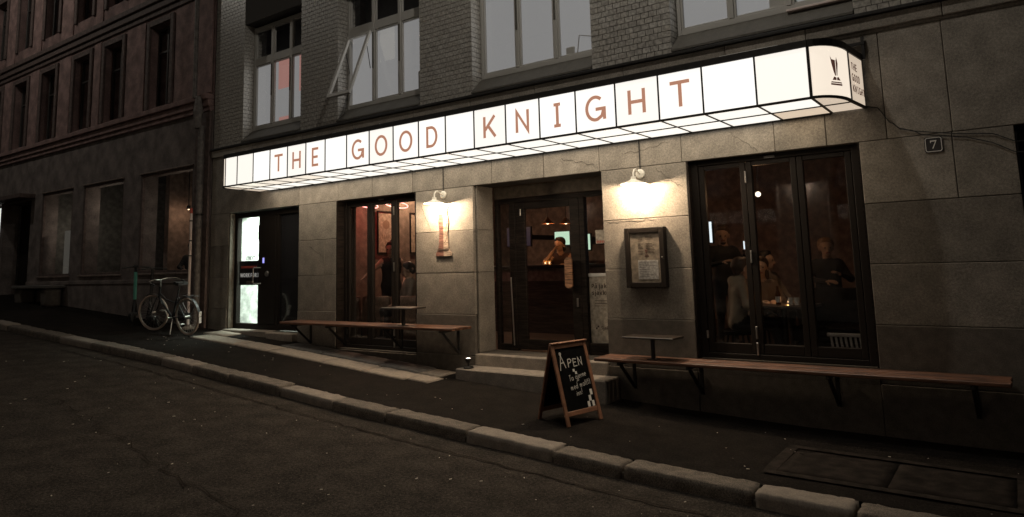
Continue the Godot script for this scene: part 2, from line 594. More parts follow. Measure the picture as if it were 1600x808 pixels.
	for f in [[-1.96, -0.12, 0.80, 0.89], [-1.96, -0.12, 1.65, 1.74], [-1.97, -1.87, 0.892, 1.648], [-0.19, -0.11, 0.892, 1.648]]:
		var y0 := pave_y(f[0], f[2])
		var y1 := pave_y(f[1], f[2])
		rim.quad(Vector3(f[0], y0 + 0.012, f[2]), Vector3(f[1], y1 + 0.012, f[2]), Vector3(f[1], y1 + 0.012 - 0.02 * (f[3] - f[2]), f[3]), Vector3(f[0], y0 + 0.012 - 0.02 * (f[3] - f[2]), f[3]), Vector3.UP)
	put(pv, "hatch_border", rim.mesh(), M.hatch_border)
	# litter
	var mm := MultiMesh.new()
	mm.transform_format = MultiMesh.TRANSFORM_3D
	var fb := MB.new()
	fb.cbox(Vector3.ZERO, Vector3(0.022, 0.004, 0.009), 0.001)
	mm.mesh = fb.mesh()
	rng.seed = 77
	var spots := []
	for i in 330:
		var px := rng.randf_range(-13.0, 0.5)
		var pz := rng.randf_range(0.5, 6.5)
		if absf(pz - 2.15) < 0.25:
			continue
		if pz > 2.4 and rng.randf() < 0.35:
			continue
		var py := (pave_y(px, pz) + 0.010) if pz < 2.0 else road_y(px) + 0.014
		var sc := rng.randf_range(0.35, 1.25)
		spots.append(Transform3D(Basis(Vector3.UP, rng.randf() * TAU).scaled(Vector3.ONE * sc), Vector3(px, py, pz)))
	mm.instance_count = spots.size()
	for i in spots.size():
		mm.set_instance_transform(i, spots[i])
	var lt := MultiMeshInstance3D.new()
	lt.name = "litter"
	lt.multimesh = mm
	lt.material_override = M.flake
	add_child(lt)
	meta(lt, "pale flakes of litter scattered over pavement and road", "litter", "", "stuff")

# ---------------------------------------------------------------- walls
func wall_mesh(x0: float, x1: float, y0: float, y1: float, z0: float, z1: float, holes: Array) -> ArrayMesh:
	# holes: [x0, x1, y0, y1]; one mesh, only outer faces
	var xs := [x0, x1]
	var ys := [y0, y1]
	for h in holes:
		for k in [h[0], h[1]]:
			if k > x0 + 1e-4 and k < x1 - 1e-4 and not xs.has(k):
				xs.append(k)
		for k in [h[2], h[3]]:
			if k > y0 + 1e-4 and k < y1 - 1e-4 and not ys.has(k):
				ys.append(k)
	xs.sort()
	ys.sort()
	var solid := func(i: int, j: int) -> bool:
		if i < 0 or j < 0 or i >= xs.size() - 1 or j >= ys.size() - 1:
			return false
		var cx: float = (xs[i] + xs[i + 1]) * 0.5
		var cy: float = (ys[j] + ys[j + 1]) * 0.5
		for h in holes:
			if cx > h[0] and cx < h[1] and cy > h[2] and cy < h[3]:
				return false
		return true
	var b := MB.new()
	for i in xs.size() - 1:
		for j in ys.size() - 1:
			if not solid.call(i, j):
				continue
			var a := Vector3(xs[i], ys[j], z0)
			var c := Vector3(xs[i + 1], ys[j + 1], z1)
			b.quad(Vector3(a.x, a.y, c.z), Vector3(c.x, a.y, c.z), Vector3(c.x, c.y, c.z), Vector3(a.x, c.y, c.z), Vector3.BACK)
			b.quad(Vector3(a.x, a.y, a.z), Vector3(c.x, a.y, a.z), Vector3(c.x, c.y, a.z), Vector3(a.x, c.y, a.z), Vector3.FORWARD)
			if not solid.call(i - 1, j):
				b.quad(Vector3(a.x, a.y, a.z), Vector3(a.x, c.y, a.z), Vector3(a.x, c.y, c.z), Vector3(a.x, a.y, c.z), Vector3.LEFT)
			if not solid.call(i + 1, j):
				b.quad(Vector3(c.x, a.y, a.z), Vector3(c.x, c.y, a.z), Vector3(c.x, c.y, c.z), Vector3(c.x, a.y, c.z), Vector3.RIGHT)
			if not solid.call(i, j - 1):
				b.quad(Vector3(a.x, a.y, a.z), Vector3(c.x, a.y, a.z), Vector3(c.x, a.y, c.z), Vector3(a.x, a.y, c.z), Vector3.DOWN)
			if not solid.call(i, j + 1):
				b.quad(Vector3(a.x, c.y, a.z), Vector3(c.x, c.y, a.z), Vector3(c.x, c.y, c.z), Vector3(a.x, c.y, c.z), Vector3.UP)
	return b.mesh()

func room(parent: Node3D, lo: Vector3, hi: Vector3, wall: Material, floor_m: Material, ceil_m: Material, back: Material) -> void:
	var t := 0.1
	block(parent, "interior_floor", Vector3(lo.x - t, lo.y - t, lo.z - t), Vector3(hi.x + t, lo.y, hi.z), floor_m, 0)
	block(parent, "interior_ceiling", Vector3(lo.x - t, hi.y, lo.z - t), Vector3(hi.x + t, hi.y + t, hi.z), ceil_m, 0)
	block(parent, "interior_wall", Vector3(lo.x - t, lo.y, lo.z - t), Vector3(hi.x + t, hi.y, lo.z), back, 0)
	block(parent, "interior_wall", Vector3(lo.x - t, lo.y, lo.z), Vector3(lo.x, hi.y, hi.z), wall, 0)
	block(parent, "interior_wall", Vector3(hi.x, lo.y, lo.z), Vector3(hi.x + t, hi.y, hi.z), back, 0)

# a framed leaf with glass: outer rectangle, stile and rail widths
func leaf(parent: Node3D, called: String, x0: float, x1: float, y0: float, y1: float, z: float, st: float, rt: float, rb: float, thick: float, m: Material, glass: Material) -> Node3D:
	var o := group_node(parent, called, Vector3((x0 + x1) * 0.5, y0, z))
	var w := (x1 - x0) * 0.5
	var h := y1 - y0
	var b := MB.new()
	b.box(Vector3(-w, 0, -thick), Vector3(-w + st, h, 0), 0.004)
	b.box(Vector3(w - st, 0, -thick), Vector3(w, h, 0), 0.004)
	b.box(Vector3(-w + st, h - rt, -thick), Vector3(w - st, h, -0.002), 0.003)
	b.box(Vector3(-w + st, 0, -thick), Vector3(w - st, rb, -0.002), 0.003)
	put(o, "frame", b.mesh(), m)
	var g := MB.new()
	g.quad(Vector3(-w + st, rb, -thick * 0.5), Vector3(w - st, rb, -thick * 0.5), Vector3(w - st, h - rt, -thick * 0.5), Vector3(-w + st, h - rt, -thick * 0.5), Vector3.BACK)
	put(o, "pane", g.mesh(), glass)
	return o

# ---------------------------------------------------------------- the bar building
const LINTEL := 1.16
var bar: Node3D
func stone_of(i: int) -> Material:
	return [M.stone_a, M.stone_b, M.stone_c, M.stone_a, M.stone_b][i % 5]

func slab(x0: float, x1: float, y0: float, y1: float, m: Material, z1 := 0.0, th := 0.055) -> void:
	var g := 0.003
	block(bar, "stone_slab", Vector3(x0 + g, y0 + g, z1 - th), Vector3(x1 - g, y1 - g, z1 + rng.randf_range(-0.003, 0.003)), m, 0.005)

func build_bar() -> void:
	bar = thing("bar_building", Vector3.ZERO, "stone fronted bar building with brick piers above its lit sign", "building")
	rng.seed = 5
	# openings of the ground floor
	var holes := [[-12.72, -10.52, -1.12, LINTEL], [-9.5, -7.62, -1.33, LINTEL], [-6.46, -4.31, -1.26, LINTEL], [-3.15, -1.25, -1.15, LINTEL], [0.08, 1.3, -1.9, LINTEL]]
	put(bar, "wall", wall_mesh(-13.36, 6.0, -2.6, 2.5, -0.45, -0.052, holes), M.mortar)
	# lintel course
	var lx := [-13.36, -12.1, -10.52, -9.45, -8.6, -7.68, -6.1, -5.2, -4.33, -3.2, -2.1, -1.56, -0.98, -0.41, 0.32, 1.3, 2.3, 3.4, 4.6, 6.0]
	for i in lx.size() - 1:
		slab(lx[i], lx[i + 1], LINTEL, 2.30, stone_of(i * 3 + 1))
	# piers, course by course
	var courses := [1.16, 0.51, -0.11, -0.72]
	var piers := [[-13.36, -12.72], [-10.52, -9.5], [-7.62, -6.46], [-4.31, -3.15], [-1.25, 0.08], [1.3, 2.6], [2.6, 4.2], [4.2, 6.0]]
	var n := 0
	for p in piers:
		for k in 3:
			n += 1
			var wm: Material = stone_of(n)
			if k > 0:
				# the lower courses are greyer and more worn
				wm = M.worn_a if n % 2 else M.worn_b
			if p[0] == -10.52 and k > 0:
				slab(p[0], p[1] - 0.3, courses[k + 1], courses[k], wm)
				slab(p[1] - 0.3, p[1], courses[k + 1], courses[k], M.worn_a)
			elif p[0] == -1.25 and k == 0:
				slab(p[0], -0.42, courses[k + 1], courses[k], stone_of(n))
				slab(-0.42, p[1], courses[k + 1], courses[k], stone_of(n + 3))
			else:
				slab(p[0], p[1], courses[k + 1], courses[k], wm)
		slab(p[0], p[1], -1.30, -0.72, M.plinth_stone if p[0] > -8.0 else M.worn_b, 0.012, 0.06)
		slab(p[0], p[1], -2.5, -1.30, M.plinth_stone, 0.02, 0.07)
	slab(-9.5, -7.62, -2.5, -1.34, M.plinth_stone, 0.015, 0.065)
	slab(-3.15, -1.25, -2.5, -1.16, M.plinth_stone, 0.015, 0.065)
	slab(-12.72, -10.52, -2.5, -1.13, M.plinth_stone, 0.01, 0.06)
	# stone reveals of the entrance and of the windows
	for r in [[-6.46, -1.26, -0.45], [-4.31, -1.26, -0.45]]:
		for k in 3:
			var s := 1.0 if r[0] < -5.0 else -1.0
			var a: float = r[0] + 0.001 * s
			var b: float = r[0] + 0.03 * s
			var y0: float = [0.51, -0.11, -1.26][k]
			block(bar, "stone_slab", Vector3(minf(a, b), y0 + 0.002, -0.44), Vector3(maxf(a, b), courses[k] - 0.002, -0.056), M.worn_a if k < 2 else M.worn_b, 0.004)
	# cracks and chips in the stone
	rng.seed = 44
	for c in [[-4.0, 1.34, -3.35, 1.42], [-3.55, 1.12, -3.22, 0.86], [-4.9, 1.38, -4.4, 1.26], [-7.5, 0.93, -7.3, 0.55], [-3.95, -0.20, -3.78, -0.55], [-10.2, 0.4, -9.8, 0.2], [-2.6, 1.45, -2.3, 1.2], [-4.25, 0.48, -3.6, 0.50]]:
		var l := []
		for i in 15:
			l.append(Vector2(lerpf(c[0], c[2], i / 14.0), lerpf(c[1], c[3], i / 14.0)) + Vector2(rng.randf_range(-0.012, 0.012), rng.randf_range(-0.02, 0.02)))
		var b := MB.new()
		b.stroke(l, 0.0028, 0.0, 0.0042)
		put(bar, "crack", b.mesh(), M.mortar)
	# band course and flashing under the brickwork
	var bx := -13.36
	rng.seed = 6
	while bx < 5.9:
		var e := minf(bx + rng.randf_range(0.9, 1.5), 6.0)
		block(bar, "band_stone", Vector3(bx + 0.003, 2.335, -0.05), Vector3(e - 0.003, 2.475, 0.035), stone_of(int(bx * 7) + 30), 0.006)
		bx = e
	block(bar, "band_fillet", Vector3(-13.36, 2.302, -0.05), Vector3(6.0, 2.333, -0.012), M.stone_b, 0)
	block(bar, "flashing", Vector3(-13.36, 2.478, -0.05), Vector3(6.0, 2.518, 0.075), M.sign_metal, 0.006)
	# upper wall behind the bricks
	var ups := [[-12.33, -10.5], [-9.48, -7.49], [-6.43, -4.36], [-3.25, -1.17], [-0.08, 1.9], [3.0, 4.9]]
	var uh := []
	for u in ups:
		uh.append([u[0], u[1], 2.55, 4.98])
		uh.append([u[0], u[1], 6.05, 8.2])
	put(bar, "upper_wall", wall_mesh(-13.36, 6.0, 2.52, 9.2, -0.42, -0.010, uh), M.dark_mortar)
	block(bar, "cornice", Vector3(-13.4, 9.2, -0.6), Vector3(6.0, 9.5, 0.35), M.sill_stone, 0.02)
	block(bar, "roof", Vector3(-13.36, 9.5, -8.0), Vector3(6.0, 9.62, 0.3), M.sign_metal, 0)
	block(bar, "side_wall", Vector3(-13.36, -2.6, -8.0), Vector3(-13.1, 9.2, -0.46), M.lower_plaster, 0)
	block(bar, "back_wall", Vector3(-13.1, -2.6, -8.1), Vector3(6.0, 9.2, -7.9), M.lower_plaster, 0)
	bricks(ups)
	for i in ups.size():
		upper_window(i, ups[i][0], ups[i][1], 2.80, 4.95)
		upper_window(i + 10, ups[i][0], ups[i][1], 6.3, 8.2)
	left_door()
	bar_windows()
	entrance()
	# recessed dark door on the far right
	block(bar, "side_door", Vector3(0.1, -1.9, -0.36), Vector3(1.28, 1.14, -0.30), M.black_frame, 0.01)
	block(bar, "side_door_step", Vector3(0.09, -2.4, -0.44), Vector3(1.29, -1.74, 0.1), M.plinth_stone, 0.01)
	# rooms
	room(bar, Vector3(-10.3, -1.26, -6.5), Vector3(-0.95, 2.2, -0.452), M.bar_wall, M.bar_floor, M.bar_ceiling, M.bar_wall)
	room(bar, Vector3(-12.98, -1.12, -2.2), Vector3(-10.42, 1.9, -0.452), M.hall_wall, M.hall_wall, M.hall_wall, M.hall_wall)

func bricks(ups: Array) -> void:
	# glazed header bricks on each pier between the upper windows; bricks at both edges turn the corner
	var course := 0.0768
	var head := 0.1085
	var mats := [M.brick_a, M.brick_b, M.brick_c]
	var pier := [[-13.33, -12.33], [-10.5, -9.48], [-7.49, -6.43], [-4.36, -3.25], [-1.17, -0.08], [1.9, 3.0], [4.9, 6.0]]
	var single := 0
	rng.seed = 4
	for pi in pier.size():
		var x0: float = pier[pi][0]
		var x1: float = pier[pi][1]
		var o := group_node(bar, "brick_pier", Vector3((x0 + x1) * 0.5, 2.52, 0))
		var top := 9.2
		var rest := MB.new()
		var y := 2.522
		var row := 0
		while y + course < top:
			var edge := 0.165 if row % 2 else 0.112
			var cells := [[x0, x0 + edge]]
			var k := maxi(1, roundi((x1 - x0 - 2.0 * edge) / head))
			var w := (x1 - x0 - 2.0 * edge) / k
			for i in k:
				cells.append([x0 + edge + w * i, x0 + edge + w * (i + 1)])
			cells.append([x1 - edge, x1])
			for i in cells.size():
				var last: bool = i == 0 or i == cells.size() - 1
				var back := -0.10
				if last:
					back = -0.12 if row % 2 else -0.24
				var lo := Vector3(cells[i][0] + 0.0032, y + 0.0032, back)
				var hi := Vector3(cells[i][1] - 0.0032, y + course - 0.0032, rng.randf_range(-0.0007, 0.0007))
				if i == 0:
					lo.x -= 0.012
				if i == cells.size() - 1:
					hi.x += 0.012
				var pick: int = rng.randi_range(0, 2)
				var mine := (pi == 3 and y < 3.42) or (pi == 2 and y < 3.62)
				if mine and single < 298:
					single += 1
					hi.z = [0.0, 0.0007, -0.0007][pick]
					var off := -o.position
					block(o, "brick", lo + off, hi + off, mats[pick], 0.002)
				elif y < 6.2:
					rest.box(lo - o.position, hi - o.position, 0.002)
				else:
					rest.box(lo - o.position, hi - o.position)
				if last and y < 6.2:
					# second brick on the return of the pier
					var lo2 := Vector3(lo.x, lo.y, -0.40)
					var hi2 := Vector3(hi.x, hi.y, back - 0.005)
					rest.box(lo2 - o.position, hi2 - o.position, 0.003)
			y += course
			row += 1
		var r := put(o, "brickwork", rest.mesh(), mats[pi % 2])
		r.set_meta("kind", "stuff")

func upper_window(i: int, x0: float, x1: float, y0: float, y1: float) -> void:
	var z := -0.22
	x0 += 0.012
	x1 -= 0.012
	var o := group_node(bar, "upper_window", Vector3((x0 + x1) * 0.5, y0, z))
	var w := (x1 - x0) * 0.5
	var h := y1 - y0
	var third := (2.0 * w - 0.05 * 2 - 0.06 * 2) / 3.0
	var tr := 1.40 if h > 2.0 else 1.2
	var b := MB.new()
	b.box(Vector3(-w, 0, -0.08), Vector3(-w + 0.05, h, 0), 0.006)
	b.box(Vector3(w - 0.05, 0, -0.08), Vector3(w, h, 0), 0.006)
	b.box(Vector3(-w + 0.05, 0, -0.08), Vector3(w - 0.05, 0.075, -0.003), 0.006)
	b.box(Vector3(-w + 0.05, h - 0.08, -0.08), Vector3(w - 0.05, h, -0.003), 0.006)
	for k in 2:
		var mx := -w + 0.05 + third * (k + 1) + 0.06 * k
		b.box(Vector3(mx, 0.075, -0.08), Vector3(mx + 0.06, h - 0.08, 0.004), 0.006)
	for k in 3:
		var ax := -w + 0.05 + (third + 0.06) * k
		b.box(Vector3(ax, tr - 0.06, -0.08), Vector3(ax + third, tr + 0.08, -0.004), 0.006)
		# inner sash of each light
		for part in [[0.075, tr - 0.06], [tr + 0.08, h - 0.08]]:
			if k == 0 and i == 1 and part[0] < 1.0:
				continue
			var q0 := Vector3(ax, part[0], -0.06)
			b.box(q0, Vector3(ax + 0.026, part[1], -0.014), 0.004)
			b.box(Vector3(ax + third - 0.026, part[0], -0.06), Vector3(ax + third, part[1], -0.014), 0.004)
			b.box(Vector3(ax + 0.026, part[0], -0.06), Vector3(ax + third - 0.026, part[0] + 0.026, -0.016), 0.004)
			b.box(Vector3(ax + 0.026, part[1] - 0.026, -0.06), Vector3(ax + third - 0.026, part[1], -0.016), 0.004)
	put(o, "frame", b.mesh(), M.window_paint)
	for k in 3:
		var ax := -w + 0.05 + (third + 0.06) * k + 0.026
		for part in [[0.11, tr - 0.095, true], [tr + 0.115, h - 0.115, false]]:
			if k == 0 and i == 1 and part[2]:
				continue
			var g := MB.new()
			g.quad(Vector3(ax, part[0], -0.038), Vector3(ax + third - 0.052, part[0], -0.038), Vector3(ax + third - 0.052, part[1], -0.038), Vector3(ax, part[1], -0.038), Vector3.BACK)
			put(o, "pane", g.mesh(), M.pane)
	# behind the glass: lit blinds below, a board coloured dark as unlit room above
	if i < 6:
		block(o, "lit_blind", Vector3(-w + 0.02, 0.02, -0.11), Vector3(w - 0.02, tr, -0.09), M.window_glow, 0)
		block(o, "dark_backing", Vector3(-w + 0.02, tr, -0.42), Vector3(w - 0.02, h, -0.40), M.night_backing, 0)
		if i == 0:
			for q in [[-0.19, 0.21, 0.76, 1.38], [0.46, 0.80, 0.62, 1.38], [-0.16, 0.21, 0.05, 0.19]]:
				block(o, "red_window_panel", Vector3(q[0], q[2], -0.088), Vector3(q[1], q[3], -0.085), M.window_glow_red, 0)
		if i == 1:
			block(o, "desk_thing", Vector3(0.68, 0.08, -0.086), Vector3(0.84, 0.42, -0.065), M.window_paint, 0.01)
		if i == 2:
			# a drawing lamp and a box on the sill inside
			var d := MB.new()
			d.tube([Vector3(0.64, 0.1, -0.075), Vector3(0.68, 0.36, -0.075), Vector3(0.90, 0.30, -0.075)], 0.008, 6)
			d.box(Vector3(0.46, 0.08, -0.086), Vector3(0.60, 0.22, -0.06), 0.01)
			put(o, "desk_lamp", d.mesh(), M.window_paint)
		if i == 3:
			var d := MB.new()
			d.prism(PackedVector2Array([Vector2(0.10, 0.08), Vector2(0.44, 0.08), Vector2(0.34, 0.24), Vector2(0.26, 0.22), Vector2(0.16, 0.5), Vector2(0.10, 0.5)]), -0.086, -0.06)
			put(o, "folded_curtain", d.mesh(), M.window_paint)
	else:
		block(o, "dark_backing", Vector3(-w + 0.02, 0.02, -0.22), Vector3(w - 0.02, h, -0.20), M.night_backing, 0)
	if i < 4:
		var al := AreaLight3D.new()
		al.name = "upper_window_light"
		al.area_size = Vector2(2.0 * w - 0.2, 1.25)
		al.light_energy = 0.28
		al.light_color = Color(1.0, 0.99, 0.97)
		al.shadow_enabled = true
		al.position = o.position + Vector3(0, 0.7, 0.03)
		al.rotation.y = PI
		add_child(al)
	# ventilator strip
	if i < 6:
		for k in 2:
			var mx := -w + 0.05 + third * (k + 1) + 0.06 * k
			block(o, "stay", Vector3(mx + 0.014, tr - 0.75, 0.005), Vector3(mx + 0.046, tr - 0.1, 0.018), M.sill_stone, 0.004)
	# sloping sill
	var s := MB.new()
	s.prism(PackedVector2Array([Vector2(-0.12, 0.0), Vector2(0.0, 0.0), Vector2(0.26, -0.235), Vector2(0.26, -0.262), Vector2(-0.12, -0.262)]), -w, w, Transform3D(Basis(Vector3(0, 0, 1), Vector3.UP, Vector3(1, 0, 0)), Vector3.ZERO))
	put(o, "sill", s.mesh(), M.sill_stone)
	if i == 3:
		# shutter board lying on the sill
		block(o, "sill_board", Vector3(0.32, -0.03, 0.03), Vector3(w - 0.02, 0.0, 0.10), M.pole_white, 0.006)
	if i == 1:
		# the open awning sash, hinged at the top
		var sw := third + 0.01
		var len := 1.30
		var sh := group_node(o, "open_sash", Vector3(-w + 0.05 + third * 0.5, tr - 0.075, 0.03))
		sh.rotation.x = -0.375
		var f := MB.new()
		f.box(Vector3(-sw * 0.5, -len, -0.03), Vector3(-sw * 0.5 + 0.06, 0, 0.02), 0.005)
		f.box(Vector3(sw * 0.5 - 0.06, -len, -0.03), Vector3(sw * 0.5, 0, 0.02), 0.005)
		f.box(Vector3(-sw * 0.5 + 0.06, -len, -0.03), Vector3(sw * 0.5 - 0.06, -len + 0.07, 0.018), 0.005)
		f.box(Vector3(-sw * 0.5 + 0.06, -0.06, -0.03), Vector3(sw * 0.5 - 0.06, 0, 0.018), 0.005)
		f.quad(Vector3(-sw * 0.5 + 0.06, -len + 0.07, -0.005), Vector3(sw * 0.5 - 0.06, -len + 0.07, -0.005), Vector3(sw * 0.5 - 0.06, -len + 0.075, -0.005), Vector3(-sw * 0.5 + 0.06, -len + 0.075, -0.005), Vector3.BACK)
		put(sh, "sash_frame", f.mesh(), M.window_paint)
		var g := MB.new()
		g.quad(Vector3(-sw * 0.5 + 0.06, -len + 0.07, 0), Vector3(sw * 0.5 - 0.06, -len + 0.07, 0), Vector3(sw * 0.5 - 0.06, -0.06, 0), Vector3(-sw * 0.5 + 0.06, -0.06, 0), Vector3.BACK)
		put(sh, "pane", g.mesh(), M.pane)
		var st := MB.new()
		for q in [-1.0, 1.0]:
			st.tube([Vector3(q * (sw * 0.5 - 0.02), -0.28, -0.03), Vector3(q * (sw * 0.5 - 0.03), -0.62, -0.26)], 0.007, 6)
		put(sh, "stay_arm", st.mesh(), M.black_metal)

func left_door() -> void:
	var z := -0.12
	var d := group_node(bar, "office_door", Vector3(-12.1, -1.10, z))
	var b := MB.new()
	# outer frame and the two leaves' stiles (coordinates relative to the door)
	var X := func(x: float) -> float: return x + 12.1
	b.box(Vector3(X.call(-12.72), 0, -0.1), Vector3(X.call(-12.60), 2.25, 0), 0.005)
	b.box(Vector3(X.call(-12.60), 2.15, -0.1), Vector3(X.call(-10.52), 2.25, -0.002), 0.005)
	b.box(Vector3(X.call(-12.60), 0.0, -0.1), Vector3(X.call(-11.34), 0.10, -0.002), 0.005)
	b.box(Vector3(X.call(-11.89), 0.10, -0.1), Vector3(X.call(-11.36), 2.15, 0.003), 0.005)
	b.box(Vector3(X.call(-11.355), 0.0, -0.1), Vector3(X.call(-11.27), 2.15, -0.006), 0.005)
	b.box(Vector3(X.call(-10.60), 0.0, -0.1), Vector3(X.call(-10.52), 2.15, -0.006), 0.005)
	b.box(Vector3(X.call(-11.27), 0.0, -0.1), Vector3(X.call(-10.60), 0.10, -0.008), 0.005)
	put(d, "frame", b.mesh(), M.black_frame)
	var g := MB.new()
	g.quad(Vector3(X.call(-12.6), 0.1, -0.05), Vector3(X.call(-11.89), 0.1, -0.05), Vector3(X.call(-11.89), 2.15, -0.05), Vector3(X.call(-12.6), 2.15, -0.05), Vector3.BACK)
	put(d, "pane", g.mesh(), M.pane)
	block(d, "dark_panel", Vector3(X.call(-11.27), 0.1, -0.06), Vector3(X.call(-10.60), 2.15, -0.05), M.door_dark_glass, 0)
	# black band stuck on the glass, with its lettering
	var band := block(d, "window_band", Vector3(X.call(-12.58), 0.83, -0.046), Vector3(X.call(-11.895), 1.30, -0.042), M.plate_black, 0)
	band.set_meta("label", "black band lettered WORK FOR IT across the glass")
	letters(band, "WORK FOR IT", 0.078, Vector3(-0.30, -0.045, 0.0035), M.glowing_letters)  # lettering glows by its own material
	var rb := MB.new()
	rng.seed = 2
	var rx := -0.27
	while rx < 0.24:
		var rw := rng.randf_range(0.02, 0.045)
		rb.box(Vector3(rx, 0.09, 0.002), Vector3(rx + rw, 0.135, 0.0045))
		rx += rw + 0.012
	put(band, "red_print", rb.mesh(), M.pole_red)
	letters(band, "mcm", 0.075, Vector3(-0.10, -0.175, 0.0035), M.trim_light)
	var l2 := letters(d, "mcm", 0.10, Vector3(X.call(-12.36), 1.36, -0.045), M.plate_black)
	l2.name = "lettering"
	block(d, "paper_strip", Vector3(X.call(-11.97), 1.7, -0.046), Vector3(X.call(-11.91), 1.98, -0.043), M.ink, 0)
	# pull handle, card reader, door bell
	var h := MB.new()
	h.tube([Vector3(X.call(-11.80), 1.16, 0.0), Vector3(X.call(-11.97), 1.16, 0.04), Vector3(X.call(-11.98), 1.14, 0.05), Vector3(X.call(-11.98), 0.88, 0.05), Vector3(X.call(-11.97), 0.86, 0.04), Vector3(X.call(-11.80), 0.86, 0.0)], 0.011, 8)
	put(d, "handle", h.mesh(), M.steel)
	block(d, "card_reader", Vector3(X.call(-11.73), 1.22, 0.003), Vector3(X.call(-11.655), 1.36, 0.025), M.plate_black, 0.006)
	block(d, "reader_screen", Vector3(X.call(-11.718), 1.245, 0.0255), Vector3(X.call(-11.667), 1.345, 0.028), M.reader_light, 0)
	var kb := MB.new()
	kb.lathe([Vector2(0.0, 0.03), Vector2(0.045, 0.026), Vector2(0.055, 0.012), Vector2(0.055, 0.0)], Vector3(X.call(-11.60), 1.04, 0.003), 20, Basis(Vector3.RIGHT, PI / 2))
	put(d, "door_bell", kb.mesh(), M.zinc)
	block(bar, "threshold", Vector3(-12.715, -1.22, -0.35), Vector3(-11.3, -1.104, 0.10), M.granite_dark, 0.012)
	block(bar, "threshold", Vector3(-11.28, -1.26, -0.35), Vector3(-10.53, -1.122, 0.12), M.granite_dark, 0.012)
	var j := MB.new()
	j.box(Vector3(-12.715, -1.1, -0.118), Vector3(-12.68, 1.155, -0.004), 0.006)
	put(bar, "door_jamb", j.mesh(), M.lintel_wood)
	block(d, "door_lining", Vector3(X.call(-12.719), 0.0, -0.33), Vector3(X.call(-12.66), 2.2, -0.105), M.hall_wall, 0.003)
	# the corridor's ceiling light
	block(d, "corridor_light", Vector3(X.call(-12.7), 2.93, -1.6), Vector3(X.call(-11.0), 2.96, -0.6), M.corridor_glow, 0.005)
	var a := AreaLight3D.new()
	a.name = "corridor_lamp"
	a.area_size = Vector2(1.6, 0.9)
	a.light_energy = 30.0
	a.light_color = Color(0.93, 1.0, 0.95)
	a.shadow_enabled = true
	a.position = Vector3(-11.9, 1.81, -1.05)
	a.rotation.x = -PI / 2
	add_child(a)

func letters(parent: Node3D, text: String, size: float, at: Vector3, m: Material, depth := 0.002, font := "Droid Sans", weight := 700) -> MeshInstance3D:
	var t := TextMesh.new()
	var f := SystemFont.new()
	f.font_names = PackedStringArray([font])
	f.font_weight = weight
	t.font = f
	t.text = text
	t.font_size = 48
	t.pixel_size = size / 48.0 * 1.35
	t.depth = depth
	t.horizontal_alignment = HORIZONTAL_ALIGNMENT_LEFT
	t.vertical_alignment = VERTICAL_ALIGNMENT_CENTER
	var o := put(parent, "lettering", t, m, at)
	return o

